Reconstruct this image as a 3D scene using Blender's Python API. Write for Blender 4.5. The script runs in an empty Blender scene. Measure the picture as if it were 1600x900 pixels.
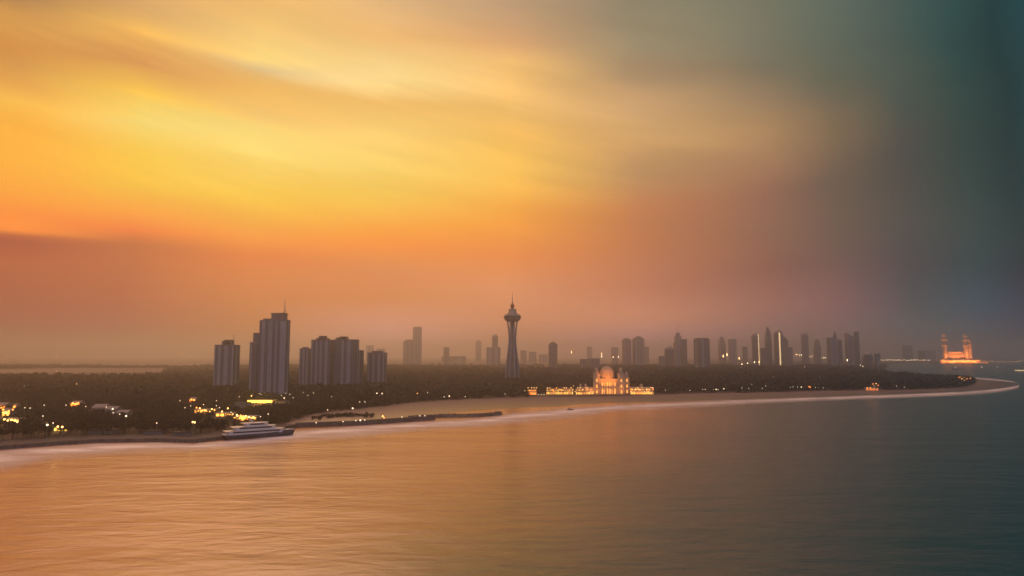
import bpy, math, random
import numpy as np
from mathutils import Vector
random.seed(7); rng = np.random.default_rng(7)
S = bpy.context.scene
COL = S.collection
F, HORIZ, CAMH = 1067.0, 555.0, 65.0
PIT = math.atan((HORIZ-450)/F)
CP, SP = math.cos(PIT), math.sin(PIT)
def lin(c): return tuple(((v/255+.055)/1.055)**2.4 if v > 10 else v/255/12.92 for v in c)
# ---------------------------------------------------------------- survey helpers: sight lines from the drone to ground points
def ray(x, y):
    r, u = (x-800)/F, (450-y)/F
    return np.array([r, CP-u*SP, SP+u*CP])
def G(x, y, z=0.0):
    d = ray(x, y); t = (z-CAMH)/d[2]
    return np.array([d[0]*t, d[1]*t, z])
def at(x, y, Y):
    d = ray(x, y); t = Y/d[1]
    return np.array([d[0]*t, Y, CAMH+d[2]*t])
def proj(P):
    P = np.asarray(P, float); X, Y, Z = P[..., 0], P[..., 1], P[..., 2]-CAMH
    dep = Y*CP+Z*SP; up = -Y*SP+Z*CP
    return np.stack([800+F*X/dep, 450-F*up/dep], -1)

# ---------------------------------------------------------------- materials
def newmat(name):
    m = bpy.data.materials.new(name); m.use_nodes = True
    nt = m.node_tree; b = nt.nodes['Principled BSDF']
    return m, nt, b
def mat(name, col, rough=.8, var=.25, scale=.15, metal=0.0, spec=.3):
    m, nt, b = newmat(name)
    b.inputs['Roughness'].default_value = rough; b.inputs['Metallic'].default_value = metal
    b.inputs['Specular IOR Level'].default_value = spec
    tc = nt.nodes.new('ShaderNodeTexCoord'); n = nt.nodes.new('ShaderNodeTexNoise')
    n.inputs['Scale'].default_value = scale; n.inputs['Detail'].default_value = 5
    nt.links.new(tc.outputs['Object'], n.inputs['Vector'])
    r = nt.nodes.new('ShaderNodeValToRGB')
    r.color_ramp.elements[0].position = .3; r.color_ramp.elements[1].position = .7
    r.color_ramp.elements[0].color = (*[c*(1-var) for c in col], 1); r.color_ramp.elements[1].color = (*[min(1, c*(1+var)) for c in col], 1)
    nt.links.new(n.outputs['Fac'], r.inputs['Fac']); nt.links.new(r.outputs['Color'], b.inputs['Base Color'])
    return m
def facade(name, wall, glass, floor=3.4, bay=3.2, rough=.5):
    """storeys: spandrel bands and window bays in object space, every window a little different"""
    m, nt, b = newmat(name); N = nt.nodes.new; L = nt.links.new
    tc = N('ShaderNodeTexCoord'); sp = N('ShaderNodeSeparateXYZ'); L(tc.outputs['Object'], sp.inputs[0])
    ad = N('ShaderNodeMath'); ad.operation = 'ADD'; L(sp.outputs['X'], ad.inputs[0]); L(sp.outputs['Y'], ad.inputs[1])
    cb = N('ShaderNodeCombineXYZ'); L(ad.outputs[0], cb.inputs['X']); L(sp.outputs['Z'], cb.inputs['Y'])
    br = N('ShaderNodeTexBrick'); br.offset = 0; br.inputs['Scale'].default_value = 1
    br.inputs['Brick Width'].default_value = bay; br.inputs['Row Height'].default_value = floor
    br.inputs['Mortar Size'].default_value = floor*.2; br.inputs['Mortar Smooth'].default_value = .1
    br.inputs['Color1'].default_value = (*glass, 1); br.inputs['Color2'].default_value = (*[g*1.8 for g in glass], 1)
    br.inputs['Mortar'].default_value = (*wall, 1)
    L(cb.outputs[0], br.inputs['Vector']); L(br.outputs['Color'], b.inputs['Base Color'])
    rm = N('ShaderNodeMapRange'); rm.inputs['To Min'].default_value = .25; rm.inputs['To Max'].default_value = rough+.3
    L(br.outputs['Fac'], rm.inputs['Value']); L(rm.outputs[0], b.inputs['Roughness'])
    return m
def glow(name, col, strength, sample=False):
    m, nt, b = newmat(name)
    b.inputs['Base Color'].default_value = (*[c*.5 for c in col], 1)
    b.inputs['Emission Color'].default_value = (*col, 1); b.inputs['Emission Strength'].default_value = strength
    m.cycles.emission_sampling = 'AUTO' if sample else 'NONE'
    return m
M = {}
M['concrete'] = mat('pale_render', (.29, .305, .345), .85, .12, .08)
M['concrete_dark'] = mat('weathered_render', (.20, .18, .19), .85, .2, .1)
M['facade'] = facade('apartment_storeys', (.165, .17, .19), (.042, .047, .06))
M['facade_far'] = facade('glass_storeys', (.20, .19, .20), (.06, .065, .08), 4.0, 4.5)
M['facade_pale'] = facade('pale_storeys', (.34, .32, .32), (.09, .09, .10), 3.8, 4.0)
M['roof'] = mat('roof_felt', (.10, .095, .095), .95, .25, .2)
M['metal'] = mat('galvanised_steel', (.30, .29, .30), .5, .1, .5, .5)
M['red_paint'] = mat('red_mast_paint', (.30, .07, .04), .5, .1, .5)
M['stone'] = mat('sandstone', (.52, .42, .30), .8, .15, .3)
M['rock'] = mat('wet_armour_rock', (.085, .078, .078), .9, .5, .35)
M['paving'] = mat('quay_paving', (.045, .045, .053), .8, .25, .12)
M['asphalt'] = mat('asphalt', (.05, .05, .052), .9, .2, .1)
M['bark'] = mat('bark', (.09, .065, .045), .9, .3, .8)
M['white_paint'] = mat('white_gelcoat', (.72, .72, .72), .3, .05, .2)
M['hull'] = mat('navy_hull_paint', (.035, .045, .07), .35, .1, .1)
M['dark_glass'] = mat('tinted_glass', (.02, .022, .028), .15, .1, .2, 0, .6)
M['wood'] = mat('weathered_timber', (.10, .07, .05), .8, .25, .6)
M['tin'] = mat('tin_roof', (.22, .21, .21), .6, .25, .3)
M['plaster'] = mat('stained_plaster', (.33, .30, .27), .9, .2, .2)
M['lamp_white'] = glow('lamp_white', (1, .74, .46), 3.2)
M['lamp_warm'] = glow('lamp_warm', (1, .50, .15), 5)
M['lamp_orange'] = glow('lamp_orange', (1, .26, .04), 6)
M['far_white'] = glow('far_lamp_white', (1, .72, .42), 8)
M['far_warm'] = glow('far_lamp_warm', (1, .56, .24), 8)
M['plain_lamp'] = glow('far_plain_lamp', (1, .55, .25), 2.5)
M['lit_yellow'] = glow('lit_yellow_panel', (1, .58, .09), 2.4, True)
M['lit_amber'] = glow('lit_amber_panel', (1, .40, .06), 3.6)
M['lit_orange'] = glow('lit_orange_panel', (1, .24, .03), 3.4)
M['lit_gold'] = glow('gold_light_strip', (1, .66, .30), 1.7)
M['lit_dim'] = glow('dim_orange_window', (1, .26, .04), 1.1)
M['mosque_arch'] = glow('lit_arch', (1, .40, .07), 1.6)
M['far_arch'] = glow('far_lit_arch', (1, .33, .06), 14)
M['lagoon'] = mat('lagoon_water', (.05, .042, .036), .45, .2, .01)
M['foliage'] = mat('foliage', (.040, .045, .022), .8, .45, .12)

def foliage_mat(name, col):
    m, nt, b = newmat(name)
    g = nt.nodes.new('ShaderNodeNewGeometry'); r = nt.nodes.new('ShaderNodeValToRGB')
    r.color_ramp.elements[0].color = (*[c*.78 for c in col], 1); r.color_ramp.elements[1].color = (col[0]*1.22, col[1]*1.2, col[2]*1.1, 1)
    nt.links.new(g.outputs['Random Per Island'], r.inputs['Fac']); nt.links.new(r.outputs['Color'], b.inputs['Base Color'])
    b.inputs['Roughness'].default_value = .75; b.inputs['Specular IOR Level'].default_value = .2
    return m
M['foliage'] = foliage_mat('foliage', (.019, .023, .019))

# ---------------------------------------------------------------- mesh builder
class MB:
    def __init__(s): s.v = []; s.f = []; s.m = []
    def add(s, V, Fc, mi=0):
        o = len(s.v); s.v += [tuple(map(float, p)) for p in V]
        for f in Fc: s.f.append(tuple(i+o for i in f)); s.m.append(mi)
        return s
    def prism(s, poly, z0, z1, top=None, mi=0):
        n = len(poly); top = top or poly
        V = [(x, y, z0) for x, y in poly]+[(x, y, z1) for x, y in top]
        return s.add(V, [tuple(range(n-1, -1, -1)), tuple(range(n, 2*n))]+[(i, (i+1) % n, n+(i+1) % n, n+i) for i in range(n)], mi)
    def box(s, x0, x1, y0, y1, z0, z1, mi=0):
        return s.prism([(x0, y0), (x1, y0), (x1, y1), (x0, y1)], z0, z1, None, mi)
    def lathe(s, prof, n=16, cx=0, cy=0, mi=0, ph=0):
        V = []; Fc = []
        for r, z in prof:
            for k in range(n):
                a = 2*math.pi*k/n+ph; V.append((cx+r*math.cos(a), cy+r*math.sin(a), z))
        for j in range(len(prof)-1):
            for k in range(n):
                Fc.append((j*n+k, j*n+(k+1) % n, (j+1)*n+(k+1) % n, (j+1)*n+k))
        Fc.append(tuple(range(n-1, -1, -1))); Fc.append(tuple(range((len(prof)-1)*n, len(prof)*n)))
        return s.add(V, Fc, mi)
    def tube(s, pts, rad, n=6, mi=0):
        pts = [Vector(p) for p in pts]; rad = rad if isinstance(rad, (list, tuple)) else [rad]*len(pts)
        V = []; Fc = []
        for i, p in enumerate(pts):
            t = (pts[min(i+1, len(pts)-1)]-pts[max(i-1, 0)]).normalized()
            a = t.orthogonal().normalized() if abs(t.z) < .99 else Vector((1, 0, 0)); a = (a-t*a.dot(t)).normalized(); b = t.cross(a)
            for k in range(n):
                q = 2*math.pi*k/n; V.append(p+(a*math.cos(q)+b*math.sin(q))*rad[i])
        for j in range(len(pts)-1):
            for k in range(n): Fc.append((j*n+k, j*n+(k+1) % n, (j+1)*n+(k+1) % n, (j+1)*n+k))
        Fc.append(tuple(range(n-1, -1, -1))); Fc.append(tuple(range((len(pts)-1)*n, len(pts)*n)))
        return s.add(V, Fc, mi)
    def build(s, name, mats, parent=None, loc=(0, 0, 0), rz=0, smooth=False):
        me = bpy.data.meshes.new(name); me.from_pydata(s.v, [], s.f)
        for m in (mats if isinstance(mats, (list, tuple)) else [mats]): me.materials.append(m)
        if any(s.m): me.polygons.foreach_set('material_index', s.m)
        if smooth: me.polygons.foreach_set('use_smooth', [True]*len(s.f))
        me.update()
        return link(name, me, parent, loc, rz)
def link(name, me, parent=None, loc=(0, 0, 0), rz=0):
    o = bpy.data.objects.new(name, me); COL.objects.link(o); o.parent = parent
    o.location = loc; o.rotation_euler = (0, 0, rz); return o
def thing(name, label, cat, loc, rz=0, group=None):
    o = bpy.data.objects.new(name, None); COL.objects.link(o); o.empty_display_size = 1
    o.location = loc; o.rotation_euler = (0, 0, rz); tag(o, label, cat, group); return o
def tag(o, label, cat, group=None):
    o['label'] = label; o['category'] = cat
    if group: o['group'] = group
    return o
def kind(o, k): o['kind'] = k; return o
def npmesh(name, V, Fc, m):
    """fast mesh from numpy arrays; Fc (n,3)"""
    me = bpy.data.meshes.new(name); V = np.ascontiguousarray(V, np.float32); Fc = np.ascontiguousarray(Fc, np.int32)
    me.vertices.add(len(V)); me.vertices.foreach_set('co', V.ravel())
    k = Fc.shape[1]
    me.loops.add(Fc.size); me.loops.foreach_set('vertex_index', Fc.ravel())
    me.polygons.add(len(Fc)); me.polygons.foreach_set('loop_start', np.arange(0, Fc.size, k, dtype=np.int32))
    me.materials.append(m); me.update(calc_edges=True); return me

# ---------------------------------------------------------------- camera
cd = bpy.data.cameras.new('camera'); cam = bpy.data.objects.new('camera', cd); COL.objects.link(cam)
cd.sensor_width = 36; cd.lens = F/1600*36; cd.clip_start = 1; cd.clip_end = 120000
cam.location = (0, 0, CAMH); cam.rotation_euler = (math.pi/2+PIT, 0, 0); S.camera = cam

# ---------------------------------------------------------------- sky
XS = [20, 200, 400, 600, 800, 1000, 1200, 1300, 1400, 1500, 1580]
SKY = {
20: [(0,190,140,85),(40,215,155,85),(75,215,150,75),(110,222,160,85),(150,248,185,85),(200,253,180,60),(250,254,178,58),(300,253,165,45),(340,253,150,32),(358,248,145,38),(370,192,111,60),(410,188,110,72),(450,180,110,78),(500,172,108,85),(545,150,95,82)],
200: [(0,215,165,105),(55,235,175,95),(100,222,162,90),(150,248,200,95),(190,250,212,110),(240,252,200,80),(290,248,190,65),(330,250,165,48),(358,243,140,45),(380,205,125,65),(420,198,120,75),(460,190,118,82),(510,178,115,90),(545,150,100,85)],
400: [(0,235,185,115),(80,253,210,125),(95,252,212,130),(130,238,185,105),(170,245,195,110),(200,252,215,120),(250,252,212,110),(300,250,200,85),(340,248,180,65),(370,248,160,55),(400,232,140,70),(440,218,138,85),(480,205,132,92),(530,195,130,102),(548,165,115,100)],
600: [(0,225,180,125),(60,242,190,120),(120,252,215,140),(150,248,200,120),(200,250,205,115),(260,252,210,110),(310,248,195,90),(350,250,170,75),(380,248,155,70),(420,225,145,90),(470,215,142,95),(530,205,140,108),(548,190,125,105)],
800: [(0,190,155,120),(60,215,165,115),(110,242,190,115),(160,245,192,112),(200,248,190,100),(260,252,195,95),(300,252,185,85),(350,245,160,75),(400,232,145,85),(450,218,145,100),(500,212,142,108),(545,195,130,110)],
1000: [(0,155,140,110),(60,165,145,110),(110,180,145,105),(150,215,165,110),(200,225,170,105),(230,222,165,100),(270,205,150,95),(320,202,133,86),(380,198,126,84),(450,198,128,95),(500,200,133,104),(545,185,125,108)],
1200: [(0,120,125,105),(60,125,125,105),(100,130,120,95),(150,165,135,100),(200,190,145,95),(250,180,130,90),(300,155,105,82),(360,146,100,80),(420,150,103,86),(480,158,110,95),(545,155,114,105)],
1300: [(0,103,118,106),(60,105,115,100),(120,110,110,90),(160,130,112,88),(200,145,115,82),(250,130,102,78),(300,114,91,76),(360,114,89,76),(420,127,95,86),(480,137,101,95),(545,134,107,103)],
1500: [(0,58,90,88),(60,56,85,82),(130,62,80,73),(200,65,76,67),(280,62,74,67),(360,62,72,70),(420,68,80,80),(480,75,88,92),(545,72,90,94)],
1400: [(0,84,104,98),(60,85,101,92),(120,90,100,85),(180,88,92,78),(220,95,85,75),(280,90,80,70),(340,88,80,74),(420,98,85,82),(480,105,92,90),(545,105,98,98)],
1580: [(0,42,82,86),(60,40,76,78),(130,45,70,68),(200,45,66,62),(280,42,63,60),(360,40,60,60),(420,40,68,72),(480,45,78,86),(545,46,76,84)],
}
def mute(c, k, b):
    g = .3*c[0]+.59*c[1]+.11*c[2]; return tuple((v+(g-v)*k)*b for v in c)
for x_ in SKY:      # mute the right-hand columns, most strongly high up
    if x_ >= 1000: SKY[x_] = [(y, *mute(c, .13 if y < 300 else .05, .95 if y < 300 else .98)) for y, *c in SKY[x_]]
FIX = {20:{0:(0.54,0.45,0.21),40:(0.98,0.91,0.23),75:(0.92,0.78,0.06),110:(0.95,0.85,0.25),150:(1.04,1.04,0.34),200:(1.08,1.01,0.06),250:(1.12,1.06,0.06),300:(1.12,1.02,0.06),340:(1.15,0.88,0.06),358:(1.35,1.09,0.06),370:(0.7,0.15,0.06),410:(0.94,0.39,0.06),450:(0.84,0.27,0.11),500:(0.72,0.06,0.14),545:(0.06,0.06,0.06)},200:{0:(0.82,0.76,0.36),55:(1.17,1.17,0.27),100:(0.83,0.63,0.08),150:(1.09,1.03,0.09),190:(0.94,1.03,0.76),240:(1.01,1.03,0.06),290:(1.04,1.04,0.06),330:(1.11,0.93,0.06),358:(1.11,0.69,0.06),380:(0.88,0.49,0.06),420:(0.91,0.45,0.06),460:(0.86,0.31,0.12),510:(0.66,0.06,0.25),545:(0.06,0.06,0.06)},400:{0:(0.92,0.88,0.4),80:(0.87,0.93,0.64),95:(0.62,0.66,0.74),130:(0.93,0.85,0.26),170:(0.9,0.89,0.53),200:(0.94,0.97,0.65),250:(1.13,1.21,0.95),300:(1.02,1.0,0.11),340:(1.06,0.99,0.06),370:(1.09,0.9,0.06),400:(1.06,0.65,0.06),440:(1.07,0.72,0.21),480:(1.07,0.72,0.21),530:(1.07,0.72,0.21),548:(1.07,0.72,0.21)},600:{0:(0.89,0.88,0.75),60:(0.93,0.87,0.61),120:(1.05,1.09,0.95),150:(0.89,0.79,0.44),200:(1.01,1.02,0.74),260:(1.01,1.03,0.69),310:(1.07,1.09,0.43),350:(1.1,0.93,0.06),380:(1.15,0.87,0.06),420:(1.08,0.83,0.45),470:(1.14,0.82,0.42),530:(1.6,1.6,2.38),548:(1.6,1.6,3.0)},800:{0:(0.94,0.92,0.84),60:(1.01,0.93,0.78),110:(1.17,1.13,0.93),160:(1.05,1.02,0.75),200:(1.1,1.06,0.72),260:(1.1,1.08,0.62),300:(1.12,1.05,0.45),350:(1.13,1.0,0.24),400:(1.19,0.92,0.37),450:(1.26,1.06,0.84),500:(1.26,1.06,0.84),545:(1.26,1.06,0.84)},1000:{0:(0.96,0.97,0.89),60:(1.02,1.01,0.9),110:(1.09,1.02,0.87),150:(1.15,1.1,0.96),200:(1.1,1.07,0.9),230:(1.21,1.16,0.93),270:(1.08,1.02,0.83),320:(1.1,0.9,0.61),380:(1.12,0.9,0.55),450:(1.18,0.91,0.75),500:(1.6,1.37,1.2),545:(1.6,1.6,3.0)},1200:{0:(1.03,0.96,0.82),60:(1.03,0.96,0.82),100:(1.03,0.96,0.82),150:(1.03,0.96,0.82),200:(1.03,0.96,0.82),250:(1.03,0.96,0.82),300:(1.03,0.96,0.82),360:(1.03,0.96,0.82),420:(0.92,0.69,0.61),480:(1.23,0.95,0.96),545:(1.1,1.1,1.3)},1400:{0:(0.74,0.81,0.71),60:(0.74,0.81,0.71),120:(0.74,0.81,0.71),180:(0.74,0.81,0.71),220:(0.74,0.81,0.71),280:(0.74,0.81,0.71),340:(0.74,0.81,0.71),420:(0.44,0.51,0.59),480:(0.3,0.63,0.81),545:(0.23,1.1,1.3)},1580:{0:(0.06,0.49,0.36),60:(0.06,0.49,0.36),130:(0.06,0.49,0.36),200:(0.06,0.49,0.36),280:(0.06,0.49,0.36),360:(0.06,0.49,0.36),420:(0.06,0.08,0.19),480:(0.06,0.24,0.69),545:(0.06,0.06,0.7)},1300:{0:(0.9,0.9,0.76),60:(0.9,0.9,0.76),120:(0.9,0.9,0.76),160:(0.9,0.9,0.76),200:(0.9,0.9,0.76),250:(0.9,0.9,0.76),300:(0.9,0.9,0.76),360:(0.9,0.9,0.76),420:(0.87,0.71,0.72),480:(1.11,0.81,1.01),545:(1.1,1.1,1.3)},1500:{0:(0.4,0.75,0.64),60:(0.4,0.75,0.64),130:(0.4,0.75,0.64),200:(0.4,0.75,0.64),280:(0.4,0.75,0.64),360:(0.4,0.75,0.64),420:(0.06,0.5,0.55),480:(0.06,0.65,1.05),545:(0.06,0.65,1.05)}}   # SKYFIX
EMAX = 90.0
ZEN = (68.0, tuple(1.5*v for v in lin((240, 178, 158))))   # unseen overhead sky, brightened as added fill light
def elev(x, y):
    d = ray(x, y); return math.degrees(math.atan2(d[2], math.hypot(d[0], d[1])))
def column(x):
    out = []
    for i, (y, *c) in enumerate(SKY[x]):
        k = FIX.get(x, {}).get(y, (1, 1, 1))
        out.append((elev(x, y), tuple(a*b for a, b in zip(lin(c), k))))
    out.sort(); out.append((44.0, out[-1][1])); out.append(ZEN); return out
def shade(stops, f, tint=(1, 1, 1)): return [(e, tuple(a*f*t for a, t in zip(c, tint))) for e, c in stops]
cols = []
for x in XS:
    d = ray(x, 280); cols.append((math.degrees(math.atan2(d[0], d[1])), column(x)))
dusk = [(0, lin((160, 160, 195))), (6, lin((172, 170, 210))), (15, lin((168, 174, 220))), (30, lin((155, 165, 212))), ZEN]
duskl = [(0, lin((150, 110, 95))), (8, lin((170, 122, 95))), (20, lin((175, 135, 105))), (35, lin((160, 140, 125))), ZEN]
tealr = [(0, lin((20, 92, 112))), (10, lin((20, 92, 110))), (25, lin((36, 92, 108))), (40, lin((70, 105, 120))), ZEN]  # unseen sky past the right edge, blued as fill to cool the haze
cols = [(-180, dusk), (-120, duskl), (-75, shade(cols[0][1], .75))]+cols+[(48, tealr), (75, tealr), (125, tealr), (180, dusk)]

W = bpy.data.worlds.new('World'); S.world = W; W.use_nodes = True
nt = W.node_tree; nt.nodes.clear(); N = nt.nodes.new; L = nt.links.new
def math_node(op, a, b=None, c=None):
    n = N('ShaderNodeMath'); n.operation = op
    for i, v in enumerate((a, b, c)):
        if v is None: continue
        if isinstance(v, (int, float)): n.inputs[i].default_value = v
        else: L(v, n.inputs[i])
    return n.outputs[0]
tc = N('ShaderNodeTexCoord'); sx = N('ShaderNodeSeparateXYZ'); L(tc.outputs['Generated'], sx.inputs[0])
az = math_node('MULTIPLY', math_node('ARCTAN2', sx.outputs['X'], sx.outputs['Y']), 180/math.pi)
el = math_node('MULTIPLY', math_node('ARCSINE', sx.outputs['Z']), 180/math.pi)
# wind-drawn cloud: noise stretched along a gently falling line bends and brightens the layers
def streak(sa, se, tilt, detail, seed):
    cb = N('ShaderNodeCombineXYZ')
    a = math_node('MULTIPLY', az, sa)
    e = math_node('MULTIPLY', math_node('ADD', el, math_node('MULTIPLY', az, tilt)), se)
    L(a, cb.inputs['X']); L(e, cb.inputs['Y']); cb.inputs['Z'].default_value = seed
    n = N('ShaderNodeTexNoise'); n.inputs['Scale'].default_value = 1; n.inputs['Detail'].default_value = detail; n.inputs['Roughness'].default_value = .5
    L(cb.outputs[0], n.inputs['Vector']); return math_node('SUBTRACT', n.outputs['Fac'], .5)
s1 = streak(.035, .16, .16, 3, 1.7); s2 = streak(.05, .42, .20, 4, 5.3); s3 = streak(.05, .12, -.12, 3, 9.1)
hi = N('ShaderNodeMapRange'); hi.inputs['From Min'].default_value = 8; hi.inputs['From Max'].default_value = 18
L(el, hi.inputs['Value'])
fade = N('ShaderNodeMapRange'); fade.inputs['From Min'].default_value = 8; fade.inputs['From Max'].default_value = 24; fade.inputs['To Min'].default_value = 1; fade.inputs['To Max'].default_value = .3
L(az, fade.inputs['Value'])
hi_ = math_node('MULTIPLY', hi.outputs[0], fade.outputs[0])
warp = math_node('MULTIPLY', math_node('ADD', math_node('MULTIPLY', s1, 5.0), math_node('MULTIPLY', s2, 3.0)), hi_)
elw = math_node('ADD', el, warp)
azw = math_node('ADD', az, math_node('MULTIPLY', s3, 5.0))
fac = math_node('DIVIDE', elw, EMAX)
prev = None
for i, (a, stops) in enumerate(cols):
    r = N('ShaderNodeValToRGB'); cr = r.color_ramp
    while len(cr.elements) < len(stops): cr.elements.new(.5)
    for k, (e, c) in enumerate(stops):
        cr.elements[k].position = max(0, min(1, e/EMAX)); cr.elements[k].color = (*c, 1)
    L(fac, r.inputs['Fac'])
    if prev is None: prev = r.outputs['Color']
    else:
        mr = N('ShaderNodeMapRange'); mr.interpolation_type = 'SMOOTHSTEP' if abs(a) > 60 else 'LINEAR'
        mr.inputs['From Min'].default_value = cols[i-1][0]; mr.inputs['From Max'].default_value = a
        L(azw, mr.inputs['Value'])
        mx = N('ShaderNodeMix'); mx.data_type = 'RGBA'
        L(mr.outputs[0], mx.inputs['Factor']); L(prev, mx.inputs['A']); L(r.outputs['Color'], mx.inputs['B']); prev = mx.outputs['Result']
br = math_node('ADD', 1.0, math_node('MULTIPLY', math_node('ADD', math_node('MULTIPLY', s2, .55), math_node('MULTIPLY', s1, .25)), hi_))
veil = N('ShaderNodeVectorMath'); veil.operation = 'SCALE'; L(prev, veil.inputs[0]); L(br, veil.inputs['Scale'])
SUN_AZ, SUN_EL = -24.0, 34.0
ni = N('ShaderNodeTexSky'); ni.sky_type = 'NISHITA'; ni.sun_disc = False
ni.sun_elevation = math.radians(SUN_EL); ni.sun_rotation = math.radians(SUN_AZ)
b1 = N('ShaderNodeBackground'); L(ni.outputs[0], b1.inputs['Color']); b1.inputs['Strength'].default_value = .05
b2 = N('ShaderNodeBackground'); L(veil.outputs[0], b2.inputs['Color']); b2.inputs['Strength'].default_value = 1.0
ms = N('ShaderNodeMixShader'); ms.inputs[0].default_value = .93; L(b1.outputs[0], ms.inputs[1]); L(b2.outputs[0], ms.inputs[2])
wo = N('ShaderNodeOutputWorld'); L(ms.outputs[0], wo.inputs['Surface'])
sl = bpy.data.lights.new('sun', 'SUN'); sl.energy = .70; sl.angle = math.radians(30); sl.color = (1, .50, .31)
so = bpy.data.objects.new('sun', sl); COL.objects.link(so); so.location = (0, 0, 800)
sd = Vector((math.sin(math.radians(SUN_AZ))*math.cos(math.radians(SUN_EL)), math.cos(math.radians(SUN_AZ))*math.cos(math.radians(SUN_EL)), math.sin(math.radians(SUN_EL))))
so.rotation_euler = (-sd).to_track_quat('-Z', 'Y').to_euler()

# ---------------------------------------------------------------- sea
def sea_mat():
    m, nt, b = newmat('sea_water'); N = nt.nodes.new; L = nt.links.new
    tc = N('ShaderNodeTexCoord'); mp = N('ShaderNodeMapping'); mp.inputs['Rotation'].default_value = (0, 0, math.radians(-32))
    mp.inputs['Scale'].default_value = (.055, .13, .05); L(tc.outputs['Object'], mp.inputs['Vector'])
    n1 = N('ShaderNodeTexNoise'); n1.inputs['Scale'].default_value = 1; n1.inputs['Detail'].default_value = 6; n1.inputs['Roughness'].default_value = .6
    n1.inputs['Distortion'].default_value = .6; L(mp.outputs[0], n1.inputs['Vector'])
    mp2 = N('ShaderNodeMapping'); mp2.inputs['Rotation'].default_value = (0, 0, math.radians(-24)); mp2.inputs['Scale'].default_value = (.007, .026, .014)
    L(tc.outputs['Object'], mp2.inputs['Vector'])
    n2 = N('ShaderNodeTexNoise'); n2.inputs['Scale'].default_value = 1; n2.inputs['Detail'].default_value = 4; L(mp2.outputs[0], n2.inputs['Vector'])
    ad = N('ShaderNodeMath'); ad.operation = 'MULTIPLY_ADD'; ad.inputs[1].default_value = 3.0; L(n2.outputs['Fac'], ad.inputs[0]); L(n1.outputs['Fac'], ad.inputs[2])
    bp = N('ShaderNodeBump'); bp.inputs['Strength'].default_value = 1; bp.inputs['Distance'].default_value = .6
    L(ad.outputs[0], bp.inputs['Height']); L(bp.outputs[0], b.inputs['Normal'])
    # base colour carries painted sky glow at left, painted vignette darkening offshore at right
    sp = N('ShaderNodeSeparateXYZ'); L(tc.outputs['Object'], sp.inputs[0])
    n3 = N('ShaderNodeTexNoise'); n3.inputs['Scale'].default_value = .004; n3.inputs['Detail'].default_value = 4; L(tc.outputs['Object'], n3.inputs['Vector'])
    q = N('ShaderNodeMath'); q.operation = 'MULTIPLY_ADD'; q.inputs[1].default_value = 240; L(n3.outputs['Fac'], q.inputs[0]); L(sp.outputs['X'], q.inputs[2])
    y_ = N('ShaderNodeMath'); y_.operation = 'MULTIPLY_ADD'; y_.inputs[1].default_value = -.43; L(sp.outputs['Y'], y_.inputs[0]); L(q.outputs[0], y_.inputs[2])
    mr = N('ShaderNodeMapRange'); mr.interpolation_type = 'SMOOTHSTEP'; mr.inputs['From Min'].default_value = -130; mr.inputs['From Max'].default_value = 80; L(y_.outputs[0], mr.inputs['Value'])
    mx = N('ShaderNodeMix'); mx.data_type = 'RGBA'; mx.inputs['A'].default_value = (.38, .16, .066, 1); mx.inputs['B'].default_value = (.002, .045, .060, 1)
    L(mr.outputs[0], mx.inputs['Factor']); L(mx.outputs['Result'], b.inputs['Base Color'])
    b.inputs['IOR'].default_value = 1.6; b.inputs['Specular IOR Level'].default_value = .5
    b.inputs['Roughness'].default_value = .22
    return m
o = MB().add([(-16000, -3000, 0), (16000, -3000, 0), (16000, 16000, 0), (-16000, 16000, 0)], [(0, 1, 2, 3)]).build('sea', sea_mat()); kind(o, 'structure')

# ---------------------------------------------------------------- land, beach, surf
GZ = 2.0
veg = [(-420, 716), (-120, 700), (0, 689), (75, 684), (150, 680), (250, 678), (300, 680), (345, 675), (400, 666), (440, 664), (478, 650), (520, 642), (560, 638.5), (600, 634), (640, 629.5), (700, 625), (760, 622),
       (820, 620.5), (920, 620), (1000, 618), (1060, 615), (1100, 614), (1180, 613.5), (1280, 610.5), (1400, 609.5), (1460, 608), (1505, 605), (1522, 601), (1524, 597), (1512, 593), (1480, 590.5), (1440, 588), (1390, 583.5), (1350, 579)]
sea_edge = [(440, 672), (465, 666), (500, 664), (560, 660), (640, 653), (700, 646.5), (760, 641.5), (800, 638.5), (880, 635.5), (900, 632.5), (960, 630), (1040, 628.5), (1100, 626), (1180, 624), (1280, 620.5),
            (1380, 616.5), (1460, 613.5), (1520, 610.5), (1560, 607.5), (1585, 603.5), (1594, 600), (1582, 597), (1560, 595.2), (1530, 592.7), (1500, 590.2), (1440, 587), (1390, 583), (1350, 578.5)]
vegw = [G(x, y, GZ) for x, y in veg]
far = [(1350, 577), (1384, 575), (1386, 573), (1372, 570.5), (1380, 568.5), (1420, 566.8), (1452, 566.4), (1466, 568.7), (1545, 568.9), (1560, 566.5), (1700, 566), (2100, 566)]
farw = [G(x, y, GZ) for x, y in far]
landpoly = [(p[0], p[1]) for p in vegw+farw]+[(15500, 9000), (15500, 15500), (-15500, 15500), (-15500, 700), (-600, 380)]
def ground_mat():
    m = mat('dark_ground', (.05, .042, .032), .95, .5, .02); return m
o = MB().add([(x, y, GZ) for x, y in landpoly], [tuple(range(len(landpoly)))]).build('ground', ground_mat()); kind(o, 'structure')

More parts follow.
